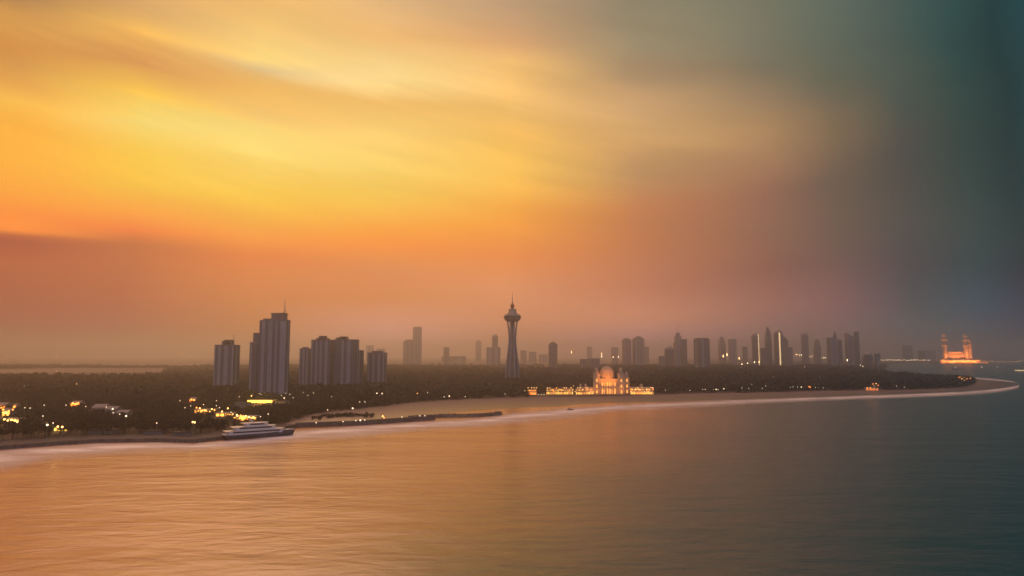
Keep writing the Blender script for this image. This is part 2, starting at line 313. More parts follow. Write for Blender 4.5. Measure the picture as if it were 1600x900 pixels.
o = MB().add([(-15400, 1950, GZ+.05), (-360, 1950, GZ+.05), (900, 3080, GZ+.05), (1700, 3400, GZ+.05), (1700, 4000, GZ+.05), (1500, 6500, GZ+.05), (3000, 15400, GZ+.05), (-15400, 15400, GZ+.05)], [tuple(range(8))]).build('plain', mat('haze_paled_plain', (.20, .16, .125), .95, .6, .003)); kind(o, 'structure')  # far ground paled in its colour so it melts into the haze
def resample(pts, n):
    P = np.array(pts, float); s = np.r_[0, np.cumsum(np.linalg.norm(np.diff(P, axis=0), axis=1))]
    t = np.linspace(0, s[-1], n); return np.stack([np.interp(t, s, P[:, k]) for k in range(P.shape[1])], 1)
def ribbon(name, A, B, za, zb, m, rows=6, prof=None):
    """sheet between two image-surveyed lines laid on the ground; u across"""
    V = []; Fc = []; n = len(A)
    for j in range(rows+1):
        t = j/rows
        for a, b in zip(A, B):
            p = a*(1-t)+b*t; V.append((p[0], p[1], za+(zb-za)*(prof(t) if prof else t)))
    for j in range(rows):
        for k in range(n-1): Fc.append((j*n+k, j*n+k+1, (j+1)*n+k+1, (j+1)*n+k))
    me = bpy.data.meshes.new(name); me.from_pydata(V, [], Fc); me.materials.append(m)
    uv = me.uv_layers.new(name='uv'); lv = np.zeros(len(me.loops), np.int32); me.loops.foreach_get('vertex_index', lv)
    uv.data.foreach_set('uv', np.stack([(lv % n)/n*40, (lv//n)/rows], 1).astype(np.float32).ravel())
    me.polygons.foreach_set('use_smooth', [True]*len(Fc)); me.update()
    return link(name, me)
# beach: matched lines, nearest correspondence by image x up to the tip then round it
bv = resample([(x, y) for x, y in veg if True][9:], 120); bs = resample(sea_edge, 120)
def sand_mat():
    m, nt, b = newmat('beach_sand'); N = nt.nodes.new; L = nt.links.new
    tc = N('ShaderNodeTexCoord'); sp = N('ShaderNodeSeparateXYZ'); L(tc.outputs['Object'], sp.inputs[0])
    n = N('ShaderNodeTexNoise'); n.inputs['Scale'].default_value = .03; n.inputs['Detail'].default_value = 5; L(tc.outputs['Object'], n.inputs['Vector'])
    a = N('ShaderNodeMath'); a.operation = 'MULTIPLY_ADD'; a.inputs[1].default_value = 1.0; L(n.outputs['Fac'], a.inputs[0]); L(sp.outputs['Z'], a.inputs[2])
    r = N('ShaderNodeValToRGB'); e = r.color_ramp.elements
    e[0].position = .2; e[0].color = (.08, .058, .05, 1); e[1].position = .75; e[1].color = (.145, .102, .09, 1)
    d = N('ShaderNodeMath'); d.operation = 'DIVIDE'; d.inputs[1].default_value = 2.6; L(a.outputs[0], d.inputs[0]); L(d.outputs[0], r.inputs['Fac'])
    L(r.outputs['Color'], b.inputs['Base Color'])
    rr = N('ShaderNodeMapRange'); rr.inputs['From Max'].default_value = 2; rr.inputs['To Min'].default_value = .3; rr.inputs['To Max'].default_value = .9
    L(sp.outputs['Z'], rr.inputs['Value']); L(rr.outputs[0], b.inputs['Roughness'])
    return m
A = [G(x, y, GZ) for x, y in bv]; B = [G(x, y, 0) for x, y in bs]
B2 = [a+(b-a)*1.12 for a, b in zip(A, B)]
o = ribbon('beach', A, B2, GZ+.004, -.3, sand_mat(), 8); kind(o, 'structure')
def foam_mat(name, dens, peak):
    m, nt, b = newmat(name); N = nt.nodes.new; L = nt.links.new
    uv = N('ShaderNodeUVMap'); sp = N('ShaderNodeSeparateXYZ'); L(uv.outputs[0], sp.inputs[0])
    tc = N('ShaderNodeTexCoord'); mp = N('ShaderNodeMapping'); mp.inputs['Scale'].default_value = (.02, .05, .05); mp.inputs['Rotation'].default_value = (0, 0, -.25); L(tc.outputs['Object'], mp.inputs['Vector'])
    n = N('ShaderNodeTexNoise'); n.inputs['Scale'].default_value = 1; n.inputs['Detail'].default_value = 5; L(mp.outputs[0], n.inputs['Vector'])
    r = N('ShaderNodeValToRGB'); e = r.color_ramp.elements
    e[0].position = 0; e[0].color = (0, 0, 0, 1); e[1].position = 1; e[1].color = (0, 0, 0, 1)
    q = e.new(peak); q.color = (1, 1, 1, 1); q = e.new(peak+.25); q.color = (.55, .55, .55, 1)
    L(sp.outputs['Y'], r.inputs['Fac'])
    nr = N('ShaderNodeMapRange'); nr.inputs['From Min'].default_value = .3; nr.inputs['From Max'].default_value = .65; nr.inputs['To Min'].default_value = .35; L(n.outputs['Fac'], nr.inputs['Value'])
    mu = N('ShaderNodeMath'); mu.operation = 'MULTIPLY'; L(r.outputs['Color'], mu.inputs[0]); L(nr.outputs[0], mu.inputs[1])
    m2 = N('ShaderNodeMath'); m2.operation = 'MULTIPLY'; m2.inputs[1].default_value = dens; m2.use_clamp = True; L(mu.outputs[0], m2.inputs[0])
    b.inputs['Base Color'].default_value = (.80, .78, .78, 1); b.inputs['Roughness'].default_value = .6
    L(m2.outputs[0], b.inputs['Alpha'])
    return m
fo = [(-420, 722, 775), (-60, 706, 748), (0, 701, 734), (75, 696, 719), (150, 691, 711), (250, 690, 705), (300, 692, 705), (345, 688.5, 702), (400, 684, 696), (460, 672, 690), (560, 664, 682), (640, 659, 674), (700, 655, 669), (760, 651, 666), (800, 645, 661), (870, 638, 656),
      (960, 632, 642.5), (1100, 626, 635.5), (1180, 623, 630.5), (1280, 619.8, 626), (1400, 615.6, 622), (1500, 611.5, 618), (1540, 608.5, 615), (1575, 604.5, 611), (1592, 601.2, 606), (1597, 599.6, 601.5), (1588, 598, 596.6), (1560, 595.6, 592.6), (1530, 593, 590), (1500, 590.5, 588.2)]
fr = resample([(x, a, b+(b-a)*.22) for x, a, b in fo], 160)
o = ribbon('surf', [G(x, a) for x, a, b in fr], [G(x, b) for x, a, b in fr], .035, .035, foam_mat('surf_foam', 1.25, .35), 10); kind(o, 'structure')
# pale water lying in the flat land behind
def pool(pts, name):
    o = MB().add([tuple(G(x, y, GZ+.12)) for x, y in pts], [tuple(range(len(pts)))]).build(name, M['lagoon']); return kind(o, 'structure')
pool([(-300, 582), (30, 581.8), (90, 580.8), (170, 579.9), (190, 579.3), (120, 579.1), (60, 579), (-300, 579)], 'lagoon_water')
pool([(600, 574.6), (700, 575.5), (770, 575), (770, 573.6), (690, 573.2), (600, 573)], 'lagoon_water')
pool([(820, 576.5), (915, 577), (915, 573.5), (830, 573)], 'lagoon_water')
pool([(950, 570.5), (1015, 570), (1015, 568), (950, 568.3)], 'lagoon_water')

# ---------------------------------------------------------------- trees
def crown_template(nt_, size, seed, flat=.75):
    r = np.random.default_rng(seed); nb = 7
    c = r.normal(size=(nb, 3)); c /= np.linalg.norm(c, axis=1)[:, None]; c *= r.uniform(.25, .62, (nb, 1)); c[:, 2] = c[:, 2]*.7
    br = r.uniform(.32, .55, nb); w = r.integers(0, nb, nt_)
    d = r.normal(size=(nt_, 3)); d /= np.linalg.norm(d, axis=1)[:, None]
    p = c[w]+d*(br[w]*r.uniform(.55, 1.05, nt_)**.5)[:, None]
    t1 = r.normal(size=(nt_, 3)); t2 = r.normal(size=(nt_, 3))
    s = size*r.uniform(.6, 1.3, (nt_, 1))
    t1 *= s/np.linalg.norm(t1, axis=1)[:, None]; t2 *= s/np.linalg.norm(t2, axis=1)[:, None]
    V = np.stack([p-t1*.5-t2*.3, p+t1*.5-t2*.3, p+t2*.6], 1)
    V[..., 2] *= flat; return V.reshape(-1, 3)
TN = [crown_template(170, .30, 10+i) for i in range(5)]
TM = [crown_template(60, .48, 30+i) for i in range(5)]
TF = [crown_template(30, .70, 50+i) for i in range(4)]
def inside(P, poly):
    x, y = P[:, 0], P[:, 1]; r = np.zeros(len(P), bool); n = len(poly)
    for i in range(n):
        (x1, y1), (x2, y2) = poly[i], poly[(i+1) % n]
        if y1 == y2: continue
        r ^= ((y1 > y) != (y2 > y)) & (x < (x2-x1)*(y-y1)/(y2-y1)+x1)
    return r
CLEAR = []     # (X, Y, radius)
def clear(x, y, r, z=GZ): p = G(x, y, z); CLEAR.append((p[0], p[1], r))
def scatter(y0, y1, step, amax=.86):
    ys = np.arange(y0, y1, step*.87); P = []
    for i, yy in enumerate(ys):
        xs = np.arange(-yy*amax, yy*amax, step)+(i % 2)*step/2; P.append(np.stack([xs, np.full(len(xs), yy)], 1))
    P = np.concatenate(P); P += rng.uniform(-.42, .42, P.shape)*step
    P = P[inside(P, landpoly)]
    for X, Y, r in CLEAR:
        P = P[(P[:, 0]-X)**2+(P[:, 1]-Y)**2 > r*r]
    return P
def grow(P, tmpl, rad, hmin=.6):
    n = len(P); R = rad*rng.uniform(.62, 1.3, n)*np.where(rng.random(n) < .07, 1.35, 1); a = rng.uniform(0, 6.28, n); pick = rng.integers(0, len(tmpl), n); hz = rng.uniform(.85, 1.3, n)
    out = []
    for k, T in enumerate(tmpl):
        i = np.where(pick == k)[0]
        if not len(i): continue
        ca, sa = np.cos(a[i])[:, None], np.sin(a[i])[:, None]
        X = (T[None, :, 0]*ca-T[None, :, 1]*sa)*R[i][:, None]+P[i, 0][:, None]
        Y = (T[None, :, 0]*sa+T[None, :, 1]*ca)*R[i][:, None]+P[i, 1][:, None]
        Z = (T[None, :, 2]*hz[i][:, None]+hmin)*R[i][:, None]+GZ
        out.append(np.stack([X, Y, Z], -1).reshape(-1, 3))
    return np.concatenate(out)
def woodland(name, parts):
    V = np.concatenate(parts); Fc = np.arange(len(V)).reshape(-1, 3)
    return kind(link(name, npmesh(name, V, Fc, M['foliage'])), 'stuff')

# ---------------------------------------------------------------- buildings
def fit(x0, x1, Y, shape, ym):
    """size and X of a footprint (unit polygon) whose outline spans x0..x1 seen from the camera at distance Y"""
    s = (x1-x0)*Y/F; X = at((x0+x1)/2, ym, Y)[0]; z = at(0, ym, Y)[2]
    for _ in range(12):
        q = proj([(X+px*s, Y+py*s, z) for px, py in shape])[:, 0]
        s *= (x1-x0)/(q.max()-q.min()); X += ((x0+x1)/2-(q.max()+q.min())/2)*Y/F
    return X, s
def rect(ratio, rot=0):
    c, s_ = math.cos(rot), math.sin(rot)
    return [(x*c-y*s_, x*s_+y*c) for x, y in ((-.5, 0), (.5, 0), (.5, ratio), (-.5, ratio))]
def scaled(poly, k, s=1):
    cx = sum(p[0] for p in poly)/len(poly); cy = sum(p[1] for p in poly)/len(poly)
    return [((cx+(x-cx)*k)*s, (cy+(y-cy)*k)*s) for x, y in poly]
def pier_strip(a, b, t0, t1, z0, z1, out=.5):
    """a pier standing proud of the wall between two footprint corners"""
    a, b = Vector((*a, 0)), Vector((*b, 0)); d = b-a; n = Vector((d.y, -d.x, 0)).normalized()*out
    p, q = a+d*t0, a+d*t1
    return MB().prism([(p+n).to_2d(), (q+n).to_2d(), (q-n*.2).to_2d(), (p-n*.2).to_2d()], z0, z1)
FARP = []
def highrise(label, x0, x1, ytop, Y, ratio=.8, rot=0, style='flat', m='facade_far', piers=(), pm='concrete', n=0, roof=None, spire=None, cat='skyscraper', group='hazy towers of the far skyline', name='skyscraper', clear_r=None, base_w=None, light=None, pierout=.5):
    shape = rect(ratio, rot) if not n else [(.5*math.cos(2*math.pi*(k+.5)/n-math.pi/2), .5+.5*math.sin(2*math.pi*(k+.5)/n-math.pi/2)) for k in range(n)]
    X, s = fit(x0, x1, Y, shape, (ytop+560)/2)
    H = at((x0+x1)/2, ytop, Y)[2]-GZ
    poly = [(x*s, y*s) for x, y in shape]
    CLEAR.append((X, Y+s*.4, clear_r or s*.8))
    o = thing(name, label, cat, (X, Y, GZ), 0, group)
    zt = H; mt = M[m]; b = MB()
    if style == 'flat': b.prism(poly, -.5, H)
    elif style == 'peak':
        zt = H*.90; b.prism(poly, -.5, zt); MB().prism(scaled(poly, .99), zt+.002, H, scaled(poly, .25)).build('crown', M['roof'], o)
    elif style == 'dome':
        zt = H-s*.45; b.prism(poly, -.5, zt)
        c = scaled(poly, .5); cx = sum(p[0] for p in c)/len(c); cy = sum(p[1] for p in c)/len(c)
        MB().lathe([(s*.46*math.cos(t), zt+s*.45*math.sin(t)) for t in np.linspace(0, 1.45, 7)], 14, cx, cy).build('dome', M['metal'], o, smooth=True)
    elif style == 'step':
        b.prism(poly, -.5, H*.72); b.prism(scaled(poly, .76), H*.72, H*.9); b.prism(scaled(poly, .46), H*.9, H); zt = H*.72
    elif style == 'slant':
        zt = H*.86; k = len(poly); V = [(x, y, -.5) for x, y in poly]; xs = [p[0] for p in poly]; w = max(xs)-min(xs)
        V += [(x, y, zt+(H-zt)*((max(xs)-x)/w)) for x, y in poly]
        b.add(V, [tuple(range(k-1, -1, -1)), tuple(range(k, 2*k))]+[(i, (i+1) % k, k+(i+1) % k, k+i) for i in range(k)])
    elif style == 'taper':
        zt = H*.62; b.prism(poly, -.5, zt); b.prism(poly, zt, H*.82, scaled(poly, .8)); b.prism(scaled(poly, .8), H*.82, H, scaled(poly, .12))
    b.build('body', mt, o)
    for e, t0, t1 in piers:
        k = len(poly); pier_strip(poly[e], poly[(e+1) % k], t0, t1, 0, zt-.6, pierout).build('pier', M[pm], o)
    if style == 'flat':
        MB().prism(scaled(poly, 1.012), H+.003, H+1.6).build('parapet', M['concrete_dark'], o)
    if roof:
        for (u0, u1, dh) in roof:
            ys = [p[1] for p in poly]; xs = [p[0] for p in poly]; w = max(xs)-min(xs); d = max(ys)-min(ys)
            MB().box(min(xs)+w*u0, min(xs)+w*u1, min(ys)+d*.25, min(ys)+d*.8, H+1.603, H+1.6+dh*Y/F).build('roof_box', M['concrete_dark'], o)
    if spire:
        u, ysp, r = spire; zs = at((x0+x1)/2, ysp, Y)[2]-GZ; xs = [p[0] for p in poly]; cy = sum(p[1] for p in poly)/len(poly); px_ = min(xs)+(max(xs)-min(xs))*u
        MB().tube([(px_, cy, zt-2), (px_, cy, (H+zs)/2), (px_, cy, zs)], [r, r*.7, r*.25], 6).build('spire', M['metal'], o)
    if light:
        e, t0, t1, za, zb = light; pier_strip(poly[e], poly[(e+1) % len(poly)], t0, t1, H*za, H*zb, 1.2).build('light_strip', M['lit_gold'], o)
    return o
gA = 'apartment towers on the left'
AP = dict(cat='apartment tower', group=gA, name='apartment_tower', m='facade')
highrise('grey apartment tower with pale vertical piers, leftmost tower, standing alone', 335, 375, 540, 1255, .85, 0, 'flat', piers=[(0, .0, .07), (0, .20, .34), (0, .52, .72), (0, .92, 1), (1, .3, .6)], roof=[(.28, .75, 6), (.4, .7, 8)], spire=(.82, 521, .9), clear_r=34, **AP)
# the tall one: three shafts of different height
o = highrise('tallest grey apartment tower with stepped shafts and a thin roof mast', 423, 453, 501, 1035, .75, 0, 'flat', piers=[(0, 0, .10), (0, .30, .42), (0, .60, .98), (1, .35, .7)], spire=(.72, 466, 1.0), clear_r=40, **AP)
zz = at(438, 490, 1035)[2]-GZ; zl = at(412, 500, 1035)[2]-GZ; zm = at(438, 501, 1035)[2]-GZ
MB().box(-13.5, 7, 4, 17, zm+1.603, zz).build('roof_box', M['concrete_dark'], o); MB().box(-14.5, 8, 3, 18, zz+.003, zz+1.2).build('parapet', M['concrete_dark'], o)
MB().tube([(2, 8, zz+1), (9, 8, zz+5)], .4).build('roof_crane', M['metal'], o)
xl = [at(404, 560, 1039)[0]-o.location.x, at(422.5, 560, 1039)[0]-o.location.x]
MB().box(xl[0], xl[1]-.05, 3, 21, -.5, zl).build('side_shaft', M['facade'], o)
for t0, t1 in ((.22, .50), (.78, .98)): MB().box(xl[0]+(xl[1]-xl[0])*t0, xl[0]+(xl[1]-xl[0])*t1, 2.5, 3.1, 0, zl-1).build('pier', M['concrete'], o)
MB().box(xl[0]+4, xl[1]-3, 6, 16, zl+.003, zl+2.6).build('roof_box', M['concrete_dark'], o)
o = highrise('plain brown rear slab with stepped top behind the tallest tower', 390, 405, 536, 1120, .9, 0, 'flat', piers=[(0, .1, .35)], clear_r=26, **AP)
zs_ = at(0, 520, 1125)[2]-GZ; w_ = 15*1120/F
MB().box(-w_*.1, w_*.49, 2, 16, zs_*.85, zs_).build('upper_block', M['facade'], o)
highrise('low apartment tower with pale piers at the left end of the middle cluster', 468, 487, 545.5, 1330, .9, 0, 'flat', piers=[(0, 0, .12), (0, .32, .55), (0, .72, .9)], roof=[(.2, .7, 2)], clear_r=30, **AP)
highrise('broad apartment slab with bright white piers, left half of the middle pair', 486, 521, 532, 1300, .6, 0, 'flat', piers=[(0, .02, .08), (0, .24, .34), (0, .46, .56), (0, .72, .86)], roof=[(.2, .82, 2.5), (.34, .68, 6)], clear_r=36, **AP)
highrise('broad dark apartment slab with few piers, right half of the middle pair', 521, 561, 531.5, 1312, .6, 0, 'flat', piers=[(0, .36, .46), (0, .60, .76), (1, .4, .7)], roof=[(.05, .55, 3), (.22, .52, 4.6)], clear_r=36, **AP)
highrise('narrow low block tucked behind the right end of the middle pair', 559, 568.5, 548.5, 1370, 1, 0, 'flat', piers=[(0, .2, .5)], clear_r=26, **AP)
highrise('squat apartment tower standing apart right of the middle cluster', 574, 605, 552, 1395, .8, 0, 'flat', piers=[(0, .03, .10), (0, .30, .40), (0, .62, .74), (0, .9, .98)], roof=[(.2, .8, 2.6)], clear_r=36, **AP)
# far skyline
P3 = [(0, .05, .25), (0, .45, .58), (0, .78, .95)]
P2 = [(0, .1, .3), (0, .6, .8)]
R = math.radians
highrise('faint tall flat topped tower, the taller of two left of the needle tower', 645, 659, 511, 4700, .8, .2, 'flat', piers=P3)
highrise('faint shorter block against the left side of a tall pale tower', 630, 645, 533, 4850, .8, .1, 'flat', piers=P2, roof=[(.3, .9, 2)])
highrise('small faint block alone on the haze left of the needle tower', 693, 702, 543, 4600, .9, .2)
highrise('barely visible pale tower in thick haze', 743, 752, 531, 7000, .9, .2, 'peak')
highrise('faint dome topped tower directly left of the needle tower', 769, 778, 522, 4300, .9, 0, 'dome', 'facade_far', n=8)
highrise('low faint shoulder block beneath a dome topped tower', 760, 782, 543, 4250, .6, .1, 'flat', piers=P2)
for a, b, t, w, lb in ((813, 823, 548, 'a', 'faint low block just right of the needle tower shaft'), (826, 838, 550, 'b', 'faint wide low block between the needle tower and the peaked tower'), (842, 856, 554, 'c', 'faint lowest block beside the peaked tower'), (917, 925, 542, 'd', 'faint thin tower behind the low dark blocks near the mosque dome'), (955, 966, 543, 'e', 'faint narrow tower left of the twin towers beyond the mosque'), (1007, 1014, 542, 'f', 'faint sliver of a tower right of the twin towers'), (690, 728, 557, 'g', 'long faint low block on the hazy plain'), (588, 602, 545, 'h', 'faint distant block above the squat apartment tower'), (572, 584, 540, 'i', 'faint distant block behind the gap in the apartment towers'), (1410, 1426, 540, 'j', 'ghostly grey tower in haze right of the skyline'), (1434, 1462, 548, 'k', 'ghostly low block in haze near the minarets')):
    highrise(lb, a, b, t, 6200 if w in 'cdjkhi' else 5300, .8, .15, 'flat', piers=P2)
highrise('dark slim tower with a pointed top standing alone on the plain', 857, 871, 534, 3050, 1, 0, 'peak', 'facade', piers=[(0, .2, .8)], pm='concrete_dark', n=8)
highrise('low grey block left of the wider dark one behind the mosque', 906, 918, 561.5, 3000, .9, .1, 'flat', 'facade', piers=P2)
highrise('wide low dark block behind the mosque dome', 919, 937, 560.5, 2950, .7, .1, 'flat', 'facade', piers=P3, pm='concrete_dark')
highrise('left tower of the twin pale towers beyond the mosque', 972, 986.5, 531, 4000, .9, .15, 'flat', piers=P3, roof=[(.2, .8, 2)])
highrise('right and taller tower of the twin pale towers with gabled top', 988, 1007, 525, 3950, .9, .1, 'peak', piers=P3)
highrise('small dark block, lowest of the cluster round the spired tower', 1029, 1040, 557, 3400, .9, .15, 'flat', 'facade', piers=P2)
highrise('rounded mid height tower left of the spired tower', 1038, 1053, 540, 3500, .9, 0, 'dome', 'facade', n=10)
highrise('pale stepped tower with a tall needle spire', 1052, 1067, 520, 3550, .9, .1, 'step', 'facade_pale', piers=P3, spire=(.5, 504, 1.6))
highrise('dark slab leaning close on the right of the spired tower', 1064.5, 1073.5, 530.5, 3450, .9, .05, 'flat', 'facade', piers=[(0, .3, .5)], pm='concrete_dark')
highrise('broad dark two sided tower with a pale front, nearest of the right skyline', 1084, 1109, 530, 3150, .7, .5, 'flat', 'facade', piers=[(3, .2, .5), (0, .15, .4)], roof=[(.15, .85, 1.5)])
highrise('faint stepped tower right of the broad two sided tower', 1122, 1134, 526, 5000, .9, .1, 'step')
highrise('faint flat tower, second right of the broad two sided tower', 1138, 1151, 530, 4900, .9, .1, 'flat', piers=P2)
highrise('faint short slim tower before the gold lit tower', 1160, 1168, 542, 4600, .9, .1, 'flat', piers=P2)
highrise('slim tower with a tall gold light strip, left one of two', 1174.5, 1186.5, 520, 3850, .9, 0, 'dome', 'facade_far', n=8, light=(0, .2, .6, .04, .96))
highrise('tall tower tapering to a curved sharp tip between the gold lit towers', 1194.5, 1206, 510, 3900, .9, .1, 'taper', 'facade', spire=(.2, 504, 1.4))
highrise('short dark shoulder block before the sharp tipped tower', 1188, 1198, 544, 3800, .9, .1, 'flat', 'facade')
highrise('round topped dark tower with a gold light strip, right one of two', 1209, 1224, 515, 3800, .9, 0, 'dome', 'facade', n=8, light=(7, .2, .55, .04, .92))
highrise('narrow tower with a sloping roof right of the gold lit towers', 1222, 1232, 525, 3900, .9, .05, 'slant')
highrise('short dark block at the foot of the slope roofed tower', 1229, 1238.5, 543, 3700, .9, .1, 'flat', 'facade', piers=P2)
highrise('lone faint round shouldered tower over the shore lights', 1252, 1263.5, 519, 4700, .9, 0, 'dome', n=10)
highrise('lone faint lower tower over the shore lights', 1271, 1283, 530, 4900, .9, .1, 'step')
highrise('grey slab tower at the left of the last tall cluster', 1292, 1309, 528, 3600, .8, .15, 'flat', 'facade_far', piers=P3)
highrise('slim tower with pointed finial rising behind the last cluster', 1301, 1309, 517, 3750, 1, .1, 'taper', 'facade_far')
highrise('narrow dark block in the gap of the last tall cluster', 1309.5, 1316, 531, 3650, .9, .1, 'flat', 'facade')
highrise('pale tall slab with rounded shoulder in the last cluster', 1320, 1336, 520, 3680, .8, .1, 'slant', 'facade_pale', piers=P3)
highrise('dark edged slim slab closing the right side of the last cluster', 1335, 1343, 518.5, 3600, .9, .1, 'flat', 'facade')
highrise('low wide rounded block right of the last tall cluster', 1347, 1364, 549, 3500, .8, 0, 'dome', 'facade', n=8)
highrise('low square block at the far right end of the skyline', 1366, 1375.5, 553, 3480, .9, .1, 'flat', 'facade', piers=P2)

# ---------------------------------------------------------------- needle tower
Yn = 1650; k = Yn/F
def hz(y): return at(801, y, Yn)[2]-GZ
Xn = at(800.6, 560, Yn)[0]
t = thing('observation_tower', 'tall waisted observation tower with round pod and antenna', 'tower', (Xn, Yn, GZ))
CLEAR.append((Xn, Yn, 24))
MB().lathe([(8.6*k, -.5), (8.0*k, hz(577)), (5.6*k, hz(555)), (4.0*k, hz(530)), (3.3*k, hz(515)), (3.3*k, hz(500))], 18).build('shaft', M['concrete_dark'], t, smooth=True)
for i in range(8):
    a = 2*math.pi*(i+.5)/8; pts = []
    for r, y in ((9.6, 603), (10.4, 577), (7.5, 555), (5.3, 537), (5.0, 527), (6.1, 514), (8.0, 503), (9.2, 499)):
        pts.append((math.cos(a)*r*k, math.sin(a)*r*k, hz(y)))
    MB().tube(pts, [2.8, 2.7, 2.3, 2.1, 2.1, 2.1, 2.1, 2.1], 6).build('leg', M['concrete'], t, smooth=True)
MB().lathe([(8.6*k, hz(502.5)), (12.0*k, hz(499.6)), (13.4*k, hz(497)), (13.4*k, hz(494)), (11.6*k, hz(491.8)), (8.6*k, hz(490.6))], 28).build('pod', M['concrete_dark'], t, smooth=True)
MB().lathe([(13.5*k, hz(496.6)), (13.6*k, hz(495.6)), (13.5*k, hz(494.5))], 28).build('window_band', M['dark_glass'], t)
MB().lathe([(7.6*k, hz(490.7)), (6.6*k, hz(488)), (6.0*k, hz(486)), (5.4*k, hz(484.6))], 20).build('upper_drum', M['metal'], t)
MB().lathe([(5.9*k, hz(484.6)), (6.4*k, hz(483.8)), (5.9*k, hz(483)), (3*k, hz(482.8))], 20).build('upper_deck', M['concrete'], t)
MB().lathe([(2.2*k, hz(482.8)), (2.4*k, hz(480)), (3.4*k, hz(478.6)), (3.2*k, hz(477)), (1.6*k, hz(475)), (.8*k, hz(473))], 14).build('radome', M['red_paint'], t, smooth=True)
MB().tube([(0, 0, hz(473)), (0, 0, hz(466)), (0, 0, hz(457))], [1.0, .7, .35], 6).build('antenna', M['metal'], t)

# ---------------------------------------------------------------- mosques
def onion(b, cx, cy, z, r, h, n=14):
    b.lathe([(r*.92, z), (r, z+h*.18), (r*.96, z+h*.34), (r*.78, z+h*.55), (r*.45, z+h*.75), (r*.14, z+h*.9), (.05, z+h)], n, cx, cy)
def lit(b_parent, x0, x1, y, z0, z1, m):
    """pointed lit arch opening standing 0.15 m proud of the wall"""
    xm = (x0+x1)/2; P = [(x0, z0), (x1, z0), (x1, z0+(z1-z0)*.65), (xm, z1), (x0, z0+(z1-z0)*.65)]
    V = [(x, y-.15, z) for x, z in P]+[(x, y+.1, z) for x, z in P]
    return MB().add(V, [(0, 1, 2, 3, 4), (9, 8, 7, 6, 5)]+[(i, i+5, (i+1) % 5+5, (i+1) % 5) for i in range(5)]).build('lit_arch', m, b_parent)
Ym = 1112; k = Ym/F
Xm = at(950, 600, Ym)[0]
t = thing('mosque', 'floodlit orange mosque with one large ribbed dome behind the beach', 'mosque', (Xm, Ym, GZ))
def mz(y): return (617.5-y)*k
def mx(x): return (x-950)*k
b = MB(); b.box(mx(937), mx(966), 2, 26, -.3, mz(594)); b.box(mx(935), mx(968), 1.2, 1.95, mz(596), mz(593.4)); b.build('prayer_hall', M['stone'], t)
for x in np.linspace(940, 963, 5): MB().box(mx(x)-.5, mx(x)+.5, 1.2, 1.98, 0, mz(596.1)).build('pier', M['stone'], t)
MB().lathe([(11.2*k, mz(594)+.003), (11.2*k, mz(589.5)), (11.7*k, mz(589.3)), (11.7*k, mz(588.2)), (10.8*k, mz(588))], 24, mx(950), 13).build('drum', M['stone'], t)
d = MB().lathe([(10.9*k*math.cos(a), mz(588)+14.2*k*math.sin(a)) for a in np.linspace(0, 1.5, 10)], 24, mx(950), 13).build('dome', M['stone'], t, smooth=True)
for i in range(24):
    a0 = 2*math.pi*i/24
    if math.sin(a0) > .35: continue
    MB().tube([(mx(950)+11*k*math.cos(q)*math.cos(a0), 13+11*k*math.cos(q)*math.sin(a0), mz(588)+14.3*k*math.sin(q)) for q in np.linspace(0, 1.45, 7)], .28, 5).build('rib', M['stone'], d)
MB().tube([(mx(950), 13, mz(574)), (mx(950), 13, mz(571))], [.4, .1]).build('finial', M['metal'], d)
for (x0, x1, yt, yd, dep) in ((928, 937.5, 585, 575.5, 3), (966, 975.5, 585, 575.5, 2), (977, 984.5, 591, 582.5, 10)):
    tw = MB().box(mx(x0), mx(x1), dep-2, dep+6, -.3, mz(yt)).build('corner_tower', M['stone'], t)
    c = (mx(x0)+mx(x1))/2; r = (x1-x0)/2*k
    b = MB(); b.lathe([(r*.72, mz(yt)+.003), (r*.72, mz(yt-3)), (r*.85, mz(yt-3.2)), (r*.85, mz(yt-3.8))], 8, c, dep+2); onion(b, c, dep+2, mz(yt-3.8), r*.62, mz(yd)-mz(yt-3.8), 10); b.build('turret', M['stone'], tw, smooth=False)
    for q in range(3): lit(tw, c-1.1, c+1.1, dep-2, 2+q*9, 2+q*9+5.5, M['mosque_arch'])
for x in np.linspace(941.5, 961, 6): lit(t, mx(x)-1.0, mx(x)+1.0, 2, 1, 10.5, M['mosque_arch']); lit(t, mx(x)-.9, mx(x)+.9, 2, 13.5, 20.5, M['mosque_arch'])
for (x0, x1, yt, n_) in ((905, 928, 606.5, 9), (985, 1021, 606.5, 15)):
    w = MB().box(mx(x0), mx(x1), 3, 14, -.3, mz(yt)).build('arcade_wing', M['stone'], t)
    for x in np.linspace(x0+1.2, x1-1.2, n_):
        lit(w, mx(x)-.6, mx(x)+.6, 3, .4, random.uniform(3, 5.5), M[random.choice(['mosque_arch', 'lit_amber', 'lit_yellow', 'lit_orange'])])
        if random.random() < .8: q = random.uniform(-.4, .4); lit(w, mx(x)+q-.5, mx(x)+q+.5, 3, 6.6, random.uniform(8.3, 10.2), M[random.choice(['mosque_arch', 'lit_amber', 'lit_orange'])])
    for x in ([908, 916] if n_ == 9 else [1003]):
        b = MB(); b.lathe([(2.2, mz(yt)+.003), (2.2, mz(yt)+1.5)], 10, mx(x), 7); onion(b, mx(x), 7, mz(yt)+1.5, 2.4, 4.2); b.build('small_dome', M['stone'], w)
CLEAR += [(Xm+dx, Ym-15+dy, 34) for dx in (-100, -75, -50, -25, 0, 25, 50, 75) for dy in (0, -35)]; CLEAR += [(Xm, Ym+15, 34), (Xm-22, Ym+10, 28), (Xm+35, Ym+10, 28)]
